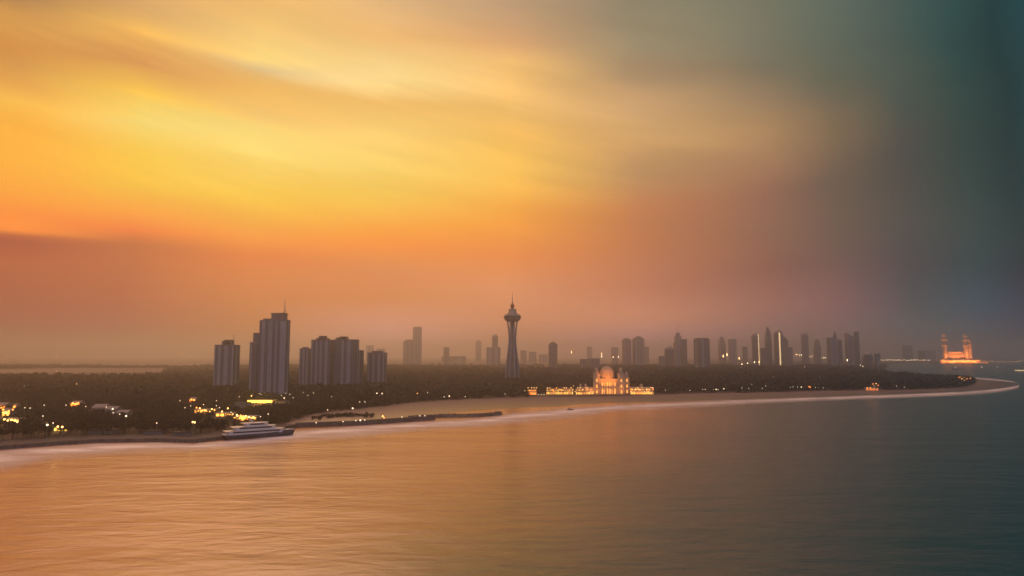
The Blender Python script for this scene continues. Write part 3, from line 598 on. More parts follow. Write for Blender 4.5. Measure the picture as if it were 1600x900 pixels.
def flood(loc, p, col, parent, r=.8, aim=None, cone=120):
    l = bpy.data.lights.new('floodlight', 'SPOT' if aim else 'POINT'); l.energy = p; l.color = col; l.shadow_soft_size = r
    o = bpy.data.objects.new('floodlight', l); COL.objects.link(o); o.parent = parent; o.location = loc
    if aim:
        l.spot_size = math.radians(cone); l.spot_blend = .6
        o.rotation_euler = (Vector(aim)-Vector(loc)).to_track_quat('-Z', 'Y').to_euler()
for x in (932, 943, 957, 970, 981): flood((mx(x), -11, 3), 3600, (1, .29, .045), t, .8, (mx(x), 4, 14))
for x in (912, 922, 992, 1004, 1015): flood((mx(x), -5, 2), 1100, (1, .30, .05), t, .8, (mx(x), 4, 6))
for x in (934, 966): flood((mx(x), -42, 3), 130000, (1, .29, .04), t, .8, (mx(950), 12, mz(583)), 38)
# lit colonnade to the left of the mosque, standing on its own
def colonnade(label, x0, x1, yb, n_, h, mats):
    p = G((x0+x1)/2, yb, GZ); w = (x1-x0)*p[1]/F
    t = thing('colonnade', label, 'colonnade', tuple(p))
    MB().box(-w/2, w/2, .5, 5, h, h+.9).build('roof', M['stone'], t); MB().box(-w/2, w/2, 5, 5.5, -.2, h-.003).build('wall', M['stone'], t)
    for x in np.linspace(-w/2+.3, w/2-.3, n_+1): MB().box(x-.25, x+.25, .6, 1.1, 0, h-.003).build('column', M['stone'], t)
    for i in range(n_):
        x = -w/2+.3+(i+.5)*(w-.6)/n_; q = random.choice(mats); lit(t, x-.6, x+.6, 4.95, .6, h*random.uniform(.4, .6), M[q]); q = random.choice(mats); z_ = h*random.uniform(.62, .72); lit(t, x-.45, x+.45, 4.95, z_, z_+2, M[q])
    for x in np.linspace(-w/2, w/2, max(2, n_//4)): flood((x, -3, 4), 160, (1, .34, .06), t)
    return t
colonnade('glowing amber colonnade just left of the domed mosque', 854, 896, 616.8, 17, 9.5, ['mosque_arch', 'lit_yellow', 'lit_amber'])
colonnade('short glowing arcade touching the left end of the mosque', 900, 910, 617, 4, 9, ['mosque_arch', 'lit_amber'])
colonnade('small isolated orange lit arcade, farthest left of the beach lights', 824, 838.5, 617.2, 6, 8.5, ['lit_orange', 'lit_amber'])
# far mosque over the water
Yf = 5250; k = Yf/F; Xf = at(1496, 560, Yf)[0]
M['far_stone'] = mat('far_sandstone', (.55, .40, .28), .8, .1, .05)
t = thing('mosque', 'distant floodlit mosque with tall banded minarets on the far shore', 'mosque', (Xf, Yf, GZ))
def fz(y): return at(1496, y, Yf)[2]-GZ
def fx(x): return (x-1496)*k
b = MB(); b.box(fx(1480), fx(1507), 5, 60, -.5, fz(552)); b.box(fx(1483), fx(1504), 4, 30, -.5, fz(549.5)); b.build('prayer_hall', M['far_stone'], t)
M['far_arch'].node_tree.nodes['Principled BSDF'].inputs['Emission Strength'].default_value = 1.5
V = []
lit(t, fx(1488), fx(1500), 4, fz(560), fz(554), M['far_arch']); MB().box(fx(1484), fx(1503), 3.5, 3.9, fz(551.4), fz(550.2)).build('light_strip', M['far_arch'], t)
w = MB().box(fx(1466), fx(1540), -30, -6, -.5, fz(562.5)).build('arcade_wing', M['far_stone'], t)
for x in np.linspace(1467.5, 1538.5, 26):
    if random.random() < .85: lit(w, fx(x)-4, fx(x)+4, -30, 1, fz(random.uniform(562.8, 565)), M['far_arch'])
for (x, yt, r) in ((1477, 518, 3.2), (1510, 519, 3.2), (1516.5, 529, 2.3)):
    mn = MB().lathe([(r*1.15*k, -.5), (r*k, fz(560)), (r*.95*k, fz(541))], 10, fx(x), 0).build('minaret', M['far_stone'], t)
    h = 560-yt
    b = MB()
    for f0, f1, rr in ((.44, .50, 1.3), (.66, .70, 1.25), (.82, .85, 1.0)):
        b.lathe([(r*rr*.8*k, fz(560-h*f0)), (r*rr*k, fz(560-h*(f0+.02))), (r*rr*k, fz(560-h*f1))], 10, fx(x), 0)
    b.build('gallery', M['far_stone'], mn)
    MB().lathe([(r*.78*k, fz(560-h*.5)), (r*.72*k, fz(560-h*.66)), (r*.6*k, fz(560-h*.67)), (r*.55*k, fz(560-h*.85)), (r*.62*k, fz(560-h*.88)), (.4, fz(yt))], 10, fx(x), 0).build('upper_shaft', M['far_stone'], mn)
    for f0 in (.47, .68, .84): MB().lathe([(r*1.34*k*(1-.25*(f0 > .8)), fz(560-h*f0)+2), (r*1.34*k*(1-.25*(f0 > .8)), fz(560-h*f0)-2)], 10, fx(x), 0).build('lit_ring', M['far_arch'], mn)
for x in (1472, 1482, 1487, 1494, 1501, 1506, 1513, 1520):
    flood((fx(x), -62, 8), 5e5, (1, .31, .06), t, 4, (fx(x), 0, 70))
for x in (1474, 1507): flood((fx(x)+8, -44, 20), 6e5, (1, .33, .07), t, 4, (fx(x)+14, 0, 150), 60)

# ---------------------------------------------------------------- yacht
pa, pb = G(350, 687), G(459, 679.5); Ld = pb-pa; Ly = float(np.linalg.norm(Ld)); rz = math.atan2(Ld[1], Ld[0])
t = thing('yacht', 'white three deck motor yacht with dark hull moored along the seawall', 'yacht', tuple((pa+pb)/2), rz)
def hull_mesh(L, B, D, sheer, bow):
    st = np.linspace(-.5, .5, 15); V = []; Fc = []; rows = 5
    for s in st:
        f = max(0, (s-.12)/.38); w = B/2*(1-f**2.2)*(1-.12*max(0, (-s-.3)/.2)); top = D+sheer*max(0, s+.1)**2*4
        for j in range(rows):
            q = j/(rows-1); z = -1+(top+1)*q; V.append((s*L+bow*f*q**1.5, w*(.72+.28*q**.6)+.02, z))
        for j in range(rows-1, -1, -1):
            q = j/(rows-1); z = -1+(top+1)*q; V.append((s*L+bow*f*q**1.5, -w*(.72+.28*q**.6)-.02, z))
    n = rows*2
    for i in range(len(st)-1):
        for j in range(n-1): Fc.append((i*n+j, (i+1)*n+j, (i+1)*n+j+1, i*n+j+1))
    Fc.append(tuple(range(n))); Fc.append(tuple((len(st)-1)*n+j for j in range(n-1, -1, -1)))
    return MB().add(V, Fc)
hull_mesh(Ly*.95, 11, 3.4, 1.6, 3.0).build('hull', M['hull'], t, smooth=True)
def deck(x0, x1, hw, z0, z1, rake):
    P = [(x0, -hw), (x1-hw*.9, -hw), (x1-hw*.25, -hw*.6), (x1, 0), (x1-hw*.25, hw*.6), (x1-hw*.9, hw), (x0, hw)]
    T = [(x+(-rake if x > (x0+x1)/2 else rake*.25), y*.96) for x, y in P]
    return MB().prism(P, z0, z1, T)
for (x0, x1, hw, z0, h, nm) in ((-25, 20, 5.0, 3.5, 2.9, 'main_deck'), (-20, 13, 4.6, 6.45, 2.8, 'upper_deck'), (-12, 7, 4.0, 9.3, 2.5, 'bridge_deck')):
    dk = deck(x0, x1, hw, z0, z0+h, 2.0).build(nm, M['white_paint'], t)
    deck(x0+3, x1-1.2, hw+.07, z0+h*.42, z0+h*.80, .6).build('window_band', M['dark_glass'], dk)
    deck(x0-2.5, x1-.5, hw+.45, z0+h+.003, z0+h+.04, 0).build('deck_overhang', M['white_paint'], dk)
b = MB(); b.tube([(-6, -2.8, 11.8), (-7.5, -2.4, 14), (-7.5, 2.4, 14), (-6, 2.8, 11.8)], .35, 6); b.tube([(-7.5, 0, 14), (-7.8, 0, 18)], [.3, .08], 6); b.lathe([(.2, 14.2), (.8, 14.7), (.7, 15.3), (.1, 15.6)], 10, -7.5, 1.6); b.build('radar_mast', M['white_paint'], t)
MB().box(-28, -25.2, -4.4, 4.4, 3.5, 4.3).build('stern_platform', M['white_paint'], t)
MB().prism([(20, -3.4), (25.5, -1.6), (28, 0), (25.5, 1.6), (20, 3.4)], 4.35, 5.15).build('bow_bulwark', M['white_paint'], t)
# small boats
def boat(label, x, y, L, rz, house=True, lamp=None, group=None):
    p = G(x, y); t = thing('boat', label, 'boat', tuple(p), rz, group)
    hull_mesh(L, L*.28, L*.1, L*.05, L*.06).build('hull', M['wood'], t, smooth=True)
    if house: deck(-L*.28, L*.1, L*.1, L*.11, L*.28, L*.03).build('cabin', M['plaster'], t)
    MB().tube([(L*.12, 0, L*.08), (L*.12, 0, L*.42)], L*.012, 5).build('mast', M['metal'], t)
    if lamp: MB().lathe([(.1, L*.3), (lamp[1], L*.3+lamp[1]), (.1, L*.3+2*lamp[1])], 8, -L*.1, 0).build('lamp', M[lamp[0]], t)
    return t
boat('small dark fishing boat alone in the surf before the mosque', 891, 640.5, 7.5, .3)
boat('tiny dark boat with lamp on far water left of the others', 1494, 577.5, 30, .1, True, ('far_white', .8))
boat('tiny dark boat with lamp on far water below the minarets', 1535, 576.5, 26, .1, True, ('far_white', 1.1))
boat('tiny dark boat with lamp on far water at the right', 1559, 576.2, 24, -.1, True, ('far_white', .9))
p = G(1596, 580.5); t = thing('ferry', 'ferry with a long yellow lit deck at the right edge', 'ferry', tuple(p), -.05)
hull_mesh(62, 11, 2.6, .5, 2).build('hull', M['hull'], t); MB().box(-28, 22, -4, 4, 2.7, 6.2).build('deckhouse', M['white_paint'], t)
MB().box(-27, 21, -4.25, -4.05, 3.1, 5.6).build('lit_window_band', M['lit_gold'], t); MB().box(8, 16, -3, 3, 6.2, 8.6).build('wheelhouse', M['white_paint'], t)

# ---------------------------------------------------------------- seawall, promenade, quay, breakwater
wall_px = resample([(-420, 728), (-120, 712), (0, 703), (75, 697), (150, 692), (250, 690.5), (300, 692.5), (345, 687.5), (400, 678), (440, 672.5), (466, 667.5)], 60)
wl = [G(x, y, 0) for x, y in wall_px]
def wall_strip(pts, w, z0, z1, jit=0):
    V = []; Fc = []
    for i, p in enumerate(pts):
        q = pts[min(i+1, len(pts)-1)]-pts[max(i-1, 0)]; n = np.array([-q[1], q[0], 0]); n /= np.linalg.norm(n)
        j = random.uniform(-jit, jit)
        for dx, z in ((0, z0), (.9, z1+j*.3), (w, z1+j*.3), (w, z0)): V.append((p[0]+n[0]*(dx+j), p[1]+n[1]*(dx+j), z))
    for i in range(len(pts)-1):
        for j in range(4): Fc.append((i*4+j, (i+1)*4+j, (i+1)*4+(j+1) % 4, i*4+(j+1) % 4))
    Fc += [(3, 2, 1, 0), tuple((len(pts)-1)*4+j for j in range(4))]
    return MB().add(V, Fc)
tag(wall_strip(wl, 3.0, -.6, 2.7).build('seawall', M['rock']), 'long dark stone seawall along the left waterfront', 'seawall')
iw = [G(x, y-1.2, 0) for x, y in wall_px]
o = ribbon('promenade', [G(x, y, GZ) for x, y in resample(veg[:10]+[(452, 662)], 60)], [p+np.array([0, 2.2, 0]) for p in wl], GZ+.02, 2.35, M['paving'], 3); kind(o, 'structure')
qb = resample([(462, 668.2), (560, 664.8), (620, 660.5), (680, 656)], 30)
t = thing('quay', 'long low dark quay running right from the moored yacht', 'quay', tuple(G(570, 663)))
o = wall_strip([G(x, y)-np.array(t.location) for x, y in qb], 15, -.5, 3.2); o.build('body', M['rock'], t)
wall_strip([G(x, y)-np.array(t.location)+np.array([0, 1.4, 0]) for x, y in qb], .5, 3.23, 4.0).build('parapet', M['paving'], t)
# breakwater: a mound of armour stone
t = thing('breakwater', 'low breakwater of dark boulders ending in a raised tip', 'breakwater', tuple(G(720, 650)))
bw = resample([(640, 654.5), (690, 651.5), (740, 651), (776, 648.6), (782, 648)], 40); b = MB()
base = np.array(t.location); V = []; Fc = []
for i, (x, y) in enumerate(bw):
    p = G(x, y)-base; 
    for j, (dy, z) in enumerate(((-9, -.6), (-4, 1.9), (0, 3.1), (4, 2.3), (10, -.6))):
        V.append((p[0]+random.uniform(-.6, .6), p[1]+dy*(1.25 if 690 < x < 750 else .9), z+random.uniform(-.35, .35)+(1.1 if x > 772 and 0 < j < 4 else 0)))
for i in range(len(bw)-1):
    for j in range(4): Fc.append((i*5+j, (i+1)*5+j, (i+1)*5+j+1, i*5+j+1))
Fc.append(tuple((len(bw)-1)*5+j for j in range(5)))
MB().add(V, Fc).build('core', M['rock'], t)
b = MB()
for i in range(420):
    x, y = bw[random.randrange(len(bw))]; p = G(x+random.uniform(-2, 2), y)-base; dy = random.uniform(-8, 6); z = 2.9*(1-abs(dy)/9); r = random.uniform(.5, 1.3)
    P = [(p[0]+r*math.cos(a+.3*random.random()), p[1]+dy+r*.8*math.sin(a)) for a in np.linspace(0, 5.2, 6)]
    b.prism(P, z-r*.6, z+r*.6, scaled(P, .6))
kind(b.build('armour_stone', M['rock'], t), 'stuff')

# ---------------------------------------------------------------- houses and lit places on the left shore
def house(label, x0, x1, yb, h, d=9, front=None, walls='plaster', roof='tin', cat='house', group=None, name='house', n=3, style='gable', power=0, pcol=(1, .5, .12), rz=0):
    p = G((x0+x1)/2, yb, GZ); w = (x1-x0)*p[1]/F
    t = thing(name, label, cat, tuple(p), rz, group); CLEAR.append((p[0], p[1]+d/2-6, max(w*.6, d)+9) if name != 'shelter' else (p[0], p[1], 6))
    MB().box(-w/2, w/2, 0, d, -.3, h).build('wall', M[walls], t)
    if style == 'gable':
        b = MB(); e = .7; V = [(-w/2-e, -e, h), (w/2+e, -e, h), (w/2+e, d+e, h), (-w/2-e, d+e, h), (-w/2-e, d/2, h+d*.22), (w/2+e, d/2, h+d*.22)]
        b.add([(x, y, z+.003) for x, y, z in V], [(0, 1, 5, 4), (2, 3, 4, 5), (0, 4, 3), (1, 2, 5), (3, 2, 1, 0)]); b.build('roof', M[roof], t)
    else: MB().box(-w/2-.8, w/2+.8, -2.2, d+.6, h+.003, h+.45).build('roof', M[roof], t)
    for i in range(n if front else 0):
        a = -w/2+(i+.12)*w/n; c = -w/2+(i+.88)*w/n
        MB().box(a, c, -.12, -.003, .5, h*random.uniform(.75, .92)).build('lit_window', M[front], t)
    if power: flood((0, -5, h*.8), power, pcol, t, .6)
    return t
gH = 'low houses on the left shore'
house('orange lit house at the left edge of the photo', -8, 8, 641, 6, 12, 'lit_orange', n=3, power=2500, pcol=(1, .3, .05), group=gH)
house('bright amber lit house behind the left edge palms, just right of the edge house', 3, 15, 651, 6, 10, 'lit_amber', n=2, power=4000, pcol=(1, .42, .08), group=gH)
house('small red orange lit hut set back above the yellow stalls', 17, 25, 639, 4.5, 7, 'lit_orange', n=2, power=1500, pcol=(1, .3, .05), group=gH)
house('long yellow lit market hall nearest the left edge', 4, 29, 662.5, 4.5, 9, 'lit_yellow', n=6, style='flat', power=4000, pcol=(1, .62, .12), group=gH)
house('small yellow lit kiosk with a pale wall', 71, 84, 667, 3.6, 6, 'lit_yellow', n=3, style='flat', power=500, pcol=(1, .7, .2), group=gH)
house('long yellow lit stall in front of the kiosk near the seawall', 84, 105, 674, 3.6, 7, 'lit_yellow', n=4, style='flat', power=700, pcol=(1, .7, .2), group=gH)
house('orange glowing pavilion alone among dark trees', 110, 124, 637.5, 6, 10, 'lit_orange', n=3, power=4500, pcol=(1, .32, .06), group=gH)
house('grey tin roofed house, left one of the pale roofs', 143, 162, 644, 5, 16, group=gH)
house('grey tin roofed house in the middle of the pale roofs', 163, 180, 647, 5, 14, group=gH)
house('grey tin roofed house at the right end of the pale roofs', 181, 198, 652, 4.5, 12, group=gH)
house('orange lit house on the left of the strip of stalls', 296, 305, 631, 6, 9, 'lit_orange', n=2, power=4500, pcol=(1, .35, .06), group=gH)
house('long amber lit market row under the trees', 303, 336, 645.5, 3.8, 8, 'lit_amber', n=8, style='flat', power=3500, pcol=(1, .5, .1), group=gH)
house('low dim stall linking the two amber market rows', 337, 364, 651, 3.6, 7, 'lit_amber', n=4, style='flat', group=gH)
house('bright amber market row right above the moored yacht', 365, 400, 657.5, 4.2, 8, 'lit_amber', n=9, style='flat', power=5000, pcol=(1, .45, .08), group=gH)
house('green yellow lit kiosk on the seawall left of the yacht', 294, 309, 666.5, 3.4, 6, 'lit_yellow', n=3, style='flat', power=600, pcol=(.9, .8, .15), group=gH)
house('plain grey flat roofed block beside the bright pavilion', 366, 386, 639, 7, 12, style='flat', roof='paving', group=gH)
house('pale low building right of the bright pavilion', 430, 446, 634, 5, 14, style='flat', roof='paving', group=gH)
for i, (a, b_, y, lb) in enumerate(((137, 178, 678, 'long low grey promenade shelter, leftmost on the seawall'), (224, 252, 679, 'grey promenade shelter in the middle of the seawall'), (270, 296, 681, 'pale roofed promenade shelter nearest the yacht stern'), (30, 60, 659, 'dim long grey shed behind the yellow kiosk'))):
    house(lb, a, b_, y, 2.6, 5, style='flat', roof='paving', group=gH, name='shelter', cat='shelter')
# bright canopy pavilion
p = G(409, 634, GZ); s = p[1]/F
t = thing('pavilion', 'brilliant yellow lit canopy pavilion below the tallest tower', 'pavilion', tuple(p)); CLEAR.append((p[0], p[1]-14, 40)); CLEAR.append((p[0], p[1]-50, 26))
hp = 8.5*s
MB().box(-19*s, 19*s, -7, 9, hp, hp+.6).build('canopy', M['paving'], t)
MB().box(-19*s, 19*s, -7.25, -7.05, hp-3.0*s, hp+.5).build('lit_fascia', M['lit_yellow'], t)
MB().box(-18.5*s, 18.5*s, -6.8, 8.8, hp-.25, hp-.004).build('lit_soffit', M['lit_yellow'], t)
MB().lathe([(3.5*s, 0), (4.2*s, hp*.3), (8*s, hp*.65), (9.5*s, hp-.4)], 16, 0, 1).build('funnel_base', M['plaster'], t, smooth=True)
for x in (-16, -9, 9, 16): MB().tube([(x*s, -4, 0), (x*s, -4, hp-.3)], .35, 8).build('column', M['concrete'], t)
for x in (-12, 0, 12): flood((x*s, -9, hp*.5), 6000, (1, .55, .1), t, .8)

# ---------------------------------------------------------------- lamps
def lamp_mesh(name, h, r, m):
    b = MB(); b.tube([(0, 0, 0), (0, 0, h-r)], [.14, .09], 5); b.lathe([(r*.3, h-r), (r, h-r*.4), (r, h+r*.3), (r*.4, h+r)], 8, mi=1)
    me = bpy.data.meshes.new(name); me.from_pydata(b.v, [], b.f); me.materials.append(M['metal']); me.materials.append(M[m]); me.polygons.foreach_set('material_index', b.m); me.update(); return me
LM = {'w': lamp_mesh('street_lamp', 11, .36, 'lamp_white'), 'a': lamp_mesh('street_lamp', 11, .42, 'lamp_warm'), 'o': lamp_mesh('street_lamp', 11, .6, 'lamp_orange'),
      'O': lamp_mesh('street_lamp', 11, 0.8, 'lamp_orange'), 'W': lamp_mesh('street_lamp', 11, 0.68, 'lamp_white'), 'A': lamp_mesh('street_lamp', 11, 0.68, 'lamp_warm'), 'f': lamp_mesh('street_lamp', 14, 1.5, 'far_white'), 'g': lamp_mesh('street_lamp', 14, 1.5, 'far_warm'), 'p': lamp_mesh('street_lamp', 14, 1.3, 'plain_lamp')}
def lamps(label, group, pts, h=11):
    for (x, y, c) in pts:
        p = G(x, y, GZ+h) if c not in 'fgp' else G(x, y, GZ+14)
        o = link('street_lamp', LM[c], None, (p[0], p[1], GZ)); tag(o, label, 'street lamp', group)
        if c not in 'fgp': CLEAR.append((p[0], p[1]-5, 9))
lamps('small white street lamp among the dark trees at the far left', 'street lamps in the left woods', [(38, 603, 'w'), (39, 637, 'w'), (47, 637.5, 'w'), (69, 633, 'w'), (67, 650, 'w'), (103, 633, 'w'), (134, 635, 'w'), (166, 636, 'w'), (176, 639, 'W'), (177, 645, 'w'), (187, 647, 'w'), (197, 650, 'W'), (74, 664, 'W'), (83, 661, 'w'), (245, 661, 'w'), (120, 600, 'A'), (88, 579.5, 'A'), (117, 584, 'A')])
lamps('small warm street lamp near the market rows behind the yacht', 'street lamps round the market rows', [(281, 626, 'w'), (289, 637, 'w'), (298, 634, 'w'), (318, 632, 'w'), (338, 634, 'w'), (343, 637, 'w'), (347, 643, 'A'), (356, 638, 'A'), (320, 641, 'a'), (328, 643, 'a'), (361, 644, 'w'), (364, 647, 'a'), (371, 650, 'A'), (380, 650, 'a'), (392, 653, 'a'), (338, 626, 'w'), (374, 620, 'w'), (407, 651, 'w'), (419, 647, 'w'), (393, 618.5, 'A'), (408, 616, 'w'), (405, 615, 'w')])
lamps('small white street lamp in the woods right of the tallest tower', 'street lamps right of the tallest tower', [(440, 618, 'w'), (444, 622, 'W'), (446, 614.5, 'w'), (453, 616, 'w'), (458, 621.5, 'w'), (474, 613, 'w'), (481, 618, 'w'), (490, 614, 'w'), (518, 619.5, 'w'), (562, 628, 'w'), (570, 628, 'w'), (589, 614.5, 'W'), (597, 614.8, 'W'), (652, 614.8, 'a'), (694, 620, 'w'), (702, 619, 'W'), (727, 619.6, 'w'), (789, 615.5, 'w'), (668, 613, 'w'), (512, 640.5, 'w'), (551, 638, 'W')])
lamps('orange lamp over the glowing houses at the far left edge', 'orange lamps at the far left houses', [(2, 637, 'o'), (5, 640, 'O'), (9, 645, 'A'), (12, 648, 'O'), (14, 642, 'o'), (22, 636, 'O'), (20, 640, 'o'), (7, 655, 'A'), (12, 657, 'A'), (18, 656, 'A'), (24, 657, 'A'), (27, 659, 'A')])
lamps('orange lamp over a glowing pavilion or stall on the left shore', 'orange lamps at the left shore stalls', [(114, 633, 'O'), (119, 634, 'O'), (122, 632, 'o'), (299, 627, 'O'), (303, 628, 'o'), (307, 640, 'o'), (312, 641, 'A'), (331, 642.5, 'A'), (335, 644, 'o'), (370, 652, 'A'), (376, 653.5, 'O'), (384, 654, 'A'), (389, 655.5, 'A'), (396, 656, 'A'), (90, 671, 'A'), (97, 671.5, 'A'), (301, 663.5, 'A'), (304, 664, 'A')], 9)
gl = [(x+random.uniform(-.8, .8), random.uniform(606.5, 613.5), random.choice('aaAo')) for x in np.r_[np.linspace(855, 896, 12), np.linspace(899, 927, 8), np.linspace(986, 1020, 11), np.linspace(826, 838, 4)]]
LOW = {'w': lamp_mesh('street_lamp', 4.2, .36, 'lamp_white'), 'W': lamp_mesh('street_lamp', 4.2, .6, 'lamp_white'), 'A': lamp_mesh('street_lamp', 4.2, .6, 'lamp_warm'), 'o': lamp_mesh('street_lamp', 4.2, .5, 'lamp_orange')}
TALL = {(c, h): lamp_mesh('street_lamp', h, .5, m) for c, m in (('a', 'lamp_warm'), ('A', 'lamp_warm'), ('o', 'lamp_orange')) for h in (5, 8, 11)}
for x, y, c in gl:
    h = min((5, 8, 11), key=lambda q: abs(q-at(x, y, Ym-8)[2])); X_ = at(x, 612, Ym-8)[0]
    tag(link('street_lamp', TALL[(c, h)], None, (X_, Ym-6-random.random()*3, GZ)), 'golden lamp in the string of lights before the floodlit mosque and its arcades', 'street lamp', 'golden lamps along the mosque front')
for x, y, c in [(494, 661, 'w'), (536, 659, 'w'), (556, 657.5, 'w'), (563, 657, 'W'), (570, 656.6, 'w'), (598, 650.5, 'A'), (600, 653, 'o'), (628, 652, 'w'), (656, 650, 'w'), (664, 649.8, 'w')]:
    p = G(x, y, 7.2); tag(link('street_lamp', LOW[c], None, (p[0], p[1], 3.2)), 'low lamp on the quay beside the yacht bow', 'street lamp', 'lamps along the quay')
lamps('small lamp at the top of the beach before the mosque', 'lamps along the beach top', [(820, 610.5, 'w'), (841, 616.5, 'w'), (846, 616.5, 'w'), (850, 616.3, 'w'), (896, 603, 'a')])
lamps('small white lamp at the foot of the right hand forest', 'lamps along the forest shore', [(1040, 609.5, 'w'), (1078, 610, 'w'), (1098, 608.5, 'w'), (1102, 608.5, 'w'), (1115, 608.8, 'w'), (1119, 608.4, 'W'), (1122, 608.6, 'w'), (1131, 607.5, 'W'), (1159, 606, 'w'), (1170, 606.5, 'w'), (1175, 600.5, 'w'), (1191, 606.6, 'w'), (1196, 603, 'w'), (1235, 605, 'w'), (1239, 604.5, 'w'), (1246, 605, 'w'), (1252, 604.8, 'W'), (1286, 606, 'w'), (1401, 603, 'w'), (1109, 586, 'w'), (1413, 605, 'w')])
lamps('distant lamp on the hazy plain', 'distant lamps on the plain', [(671, 565, 'g'), (694, 564, 'f'), (719, 564, 'g'), (736, 564, 'g'), (752, 574, 'f'), (893, 562, 'f'), (940, 558.5, 'f'), (958, 558, 'f'), (966, 558, 'f'), (1063, 576, 'f'), (1068, 576, 'f'), (1130, 556.5, 'g'), (1136, 555.9, 'g'), (1159, 569, 'g'), (1168, 567, 'f'), (1242, 573.6, 'f'), (1249, 573.4, 'f'), (1257, 573, 'f'), (1346, 571.5, 'f'), (40, 557.5, 'g'), (90, 558.5, 'g'), (152, 557.5, 'g'), (284, 557, 'g')][:0])
def far_lamps(label, group, pts, Y):
    for (x, y, c) in pts:
        p = at(x, y, Y); h = p[2]-GZ
        o = link('street_lamp', LM[c], None, (p[0], p[1], GZ)); o.scale = (1, 1, h/14); tag(o, label, 'street lamp', group)
far_lamps('distant pinpoint lamp on the hazy plain left of the needle tower', 'distant lamps on the hazy plain', [(671, 563.7, 'p'), (694, 563.7, 'p'), (719, 564, 'p'), (736, 563.9, 'p'), (712, 564, 'p'), (40, 556.6, 'p'), (90, 557.5, 'p'), (152, 556.5, 'p'), (204, 557.2, 'p'), (281, 554.8, 'p'), (287, 553.8, 'p'), (296, 557, 'p')], 4600)
far_lamps('distant pinpoint lamp between the mosque and the skyline', 'distant lamps beyond the mosque', [(893, 550, 'g'), (940, 557, 'f'), (958, 558, 'g'), (966, 557.5, 'f'), (940, 553, 'g')], 4400)
far_lamps('white lamp at the foot of the skyline towers', 'lamps at the skyline foot', [(1062, 575.4, 'f'), (1067, 575.6, 'f'), (1094, 574, 'f'), (1155, 560, 'g'), (1159, 569, 'f'), (1168, 567.5, 'f'), (1130, 556.5, 'g'), (1136, 554, 'g'), (1179, 566, 'f'), (1186, 565.5, 'g'), (1242, 573.6, 'f'), (1249, 573.4, 'f'), (1257, 573, 'f'), (1344, 571, 'f'), (1348, 572, 'f'), (1324, 562.5, 'f')], 3250)
far_lamps('warm lamp in the long string along the far causeway', 'lamps along the far causeway', [(1243+i*2.9+random.uniform(-.8, .8), 554+i*.33+random.uniform(-.5, .5), random.choice('fg')) for i in range(17)]+[(1376+i*2.2+random.uniform(-.4, .4), 562.5+random.uniform(-.5, .6)-.0*i, random.choice('ffg')) for i in range(36)], 5600)
far_lamps('dim lamp of the string right of the far mosque', 'lamps right of the far mosque', [(1543+i*3.4+random.uniform(-1, 1), 565+random.uniform(-1.3, 1), 'g') for i in range(17)], 5600)
# causeway carrying the long string of lamps
pa, pb = at(1370, 563, 5580), at(1462, 563, 5580)
t = thing('causeway', 'long low causeway under a string of lamps over far water', 'causeway', (pa[0], 5600, 0))
w = pb[0]-pa[0]; MB().box(0, w, 4, 16, 7, 10).build('deck', M['concrete_dark'], t)
for i in range(14): MB().box(i*w/13-2, i*w/13+2, 5, 15, -1, 6.99).build('pillar', M['concrete_dark'], t)
# lit clusters along the forest edge
def cluster(label, pts, yb):
    xs = [q[0] for q in pts]; house(label, min(xs)-1, max(xs)+1, yb, 4.2, 7, 'lit_dim', n=4, name='beach_house', cat='beach house', power=500, pcol=(1, .3, .07), group='lit beach houses by the forest')
cluster('orange lit beach house at the forest foot, left of three', [(1264,), (1272,)], 607.5)
cluster('brighter orange lit beach house at the forest foot, middle of three', [(1354,), (1372,)], 610.2)
cluster('orange lit beach house near the tip of the wooded point', [(1500,), (1516,)], 599)
lamps('orange lamp round a lit beach house on the wooded point', 'orange lamps at the beach houses', [(1264, 604, 'o'), (1266, 605, 'o'), (1274, 605, 'w'), (1369, 599.5, 'A'), (1372, 602, 'o'), (1366, 603, 'w'), (1360, 606, 'o'), (1355, 606, 'o'), (1364, 600, 'o'), (1498, 590, 'o'), (1503, 592, 'A'), (1507, 594, 'A'), (1511, 592, 'o'), (1516, 591, 'o'), (1500, 589, 'o'), (1506, 589.5, 'o')])

# ---------------------------------------------------------------- plant the woods (after all clearings are known)
P1 = scatter(430, 1000, 8.5); P2_ = scatter(1000, 1900, 13); P3_ = scatter(1900, 4300, 19)
P1 = P1[P1[:, 0] > -900]
P3_ = P3_[rng.random(len(P3_)) < np.clip(1.15-(P3_[:, 1]-1900)/2600, .12, 1)]
fx_ = np.sin(P3_[:, 0]*.0031+P3_[:, 1]*.0012)+np.sin(P3_[:, 1]*.0105+P3_[:, 0]*.0018)+np.sin(P3_[:, 0]*.0013-P3_[:, 1]*.0047+2)
P3_ = P3_[(fx_ > -.35-.5*(P3_[:, 1] < 2350)) | (P3_[:, 0] > 250)]           # fields open between the woods
pq = proj(np.c_[P3_, np.full(len(P3_), GZ)]); P3_ = P3_[~((pq[:, 0] < 255) & (pq[:, 1] > 576.5) & (pq[:, 1] < 587.5))]
pr = proj(np.c_[P1, np.full(len(P1), GZ)])
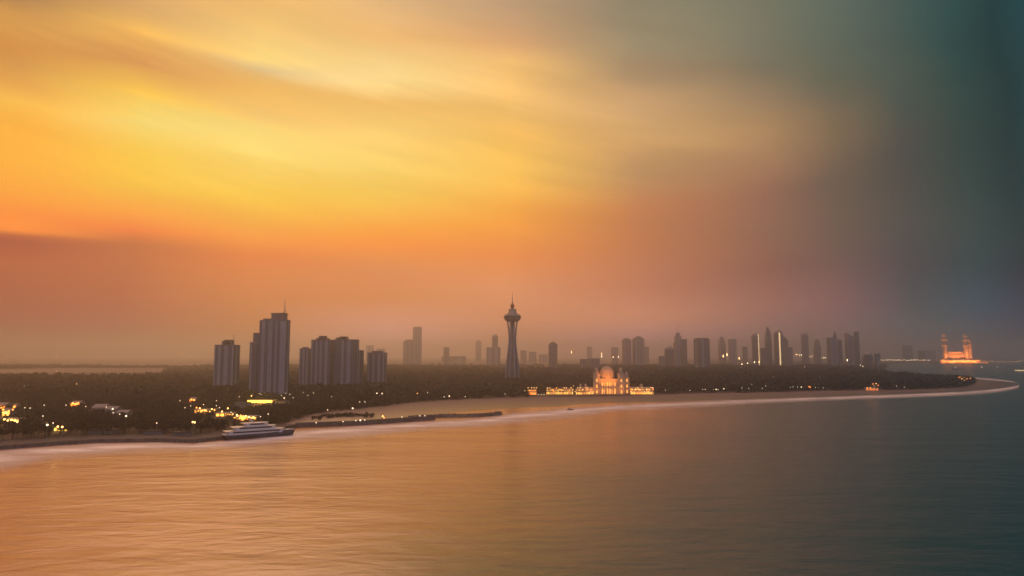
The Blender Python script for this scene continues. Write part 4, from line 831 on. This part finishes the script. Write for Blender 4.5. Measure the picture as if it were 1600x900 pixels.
# the individual trees nearest the water
dist = P1[:, 1]; near = np.argsort(dist+np.where((pr[:, 0] > -20) & (pr[:, 0] < 460), 0, 9999))[:110]
mask = np.zeros(len(P1), bool); mask[near] = True
crowns = []
for i, T in enumerate([crown_template(260, .26, 70+i) for i in range(6)]):
    crowns.append(npmesh('crown', T*5.0+np.array([0, 0, 6.0]), np.arange(len(T)).reshape(-1, 3), M['foliage']))
tb = MB(); tb.tube([(0, 0, -.3), (.1, .05, 2.5), (.05, .2, 5.5)], [.38, .28, .15], 7)
for a in range(4): tb.tube([(.08, .1, 3.2+a*.4), (1.6*math.cos(a*1.7), 1.6*math.sin(a*1.7), 5.6+a*.3)], [.15, .06], 5)
trunk_me = tb.build('trunk', M['bark']).data; bpy.data.objects.remove(COL.objects['trunk'])
for j, i in enumerate(near):
    s = random.uniform(.8, 1.25)
    o = thing('tree', 'dark broadleaf tree along the left seawall', 'tree', (P1[i, 0], P1[i, 1], GZ), random.uniform(0, 6.3), 'dark trees along the left seawall'); o.scale = (s, s, s*random.uniform(.9, 1.15))
    link('crown', crowns[j % 6], o); link('trunk', trunk_me, o)
woodland('near_woodland', [grow(P1[~mask], TN, 5.2)])
woodland('woodland', [grow(P2_, TM, 8.0)])
woodland('far_woodland', [grow(P3_, TF, 10.5, .2)])
# shrubs on the sand spit behind the quay
sp_ = np.array([G(random.uniform(488, 585), 0, GZ)[:2]*0 for _ in range(1)])
pts = []
for _ in range(90):
    x = random.uniform(488, 590); y = 655-(x-488)*.055+random.uniform(-2.0, 1.0)-(1.8 if 500 < x < 570 else 0); pts.append(G(x, y, 1.2)[:2])
V = grow(np.array(pts), TM, 2.6, .35); V[:, 2] -= .8
woodland('shrubbery', [V])

# ---------------------------------------------------------------- haze
b = MB().box(-17000, 17000, -4000, 17000, -2, 300)
hm = bpy.data.materials.new('haze'); hm.use_nodes = True; n = hm.node_tree; n.nodes.clear()
vp = n.nodes.new('ShaderNodeVolumePrincipled'); out = n.nodes.new('ShaderNodeOutputMaterial'); n.links.new(vp.outputs[0], out.inputs['Volume'])
vp.inputs['Color'].default_value = (.86, .92, 1, 1); vp.inputs['Density'].default_value = .00020; vp.inputs['Anisotropy'].default_value = .86
kind(b.build('haze', hm), 'stuff')

# ---------------------------------------------------------------- render settings
S.render.engine = 'CYCLES'
c = S.cycles; c.use_denoising = True; c.denoiser = 'OPENIMAGEDENOISE'
c.max_bounces = 18; c.diffuse_bounces = 2; c.glossy_bounces = 3; c.volume_bounces = 16; c.transparent_max_bounces = 8
c.sample_clamp_indirect = 2.0; c.caustics_reflective = False; c.caustics_refractive = False
c.pixel_filter_type = 'BLACKMAN_HARRIS'; c.filter_width = 1.6
S.view_settings.view_transform = 'Standard'; S.view_settings.look = 'None'; S.view_settings.exposure = 0; S.view_settings.gamma = 1
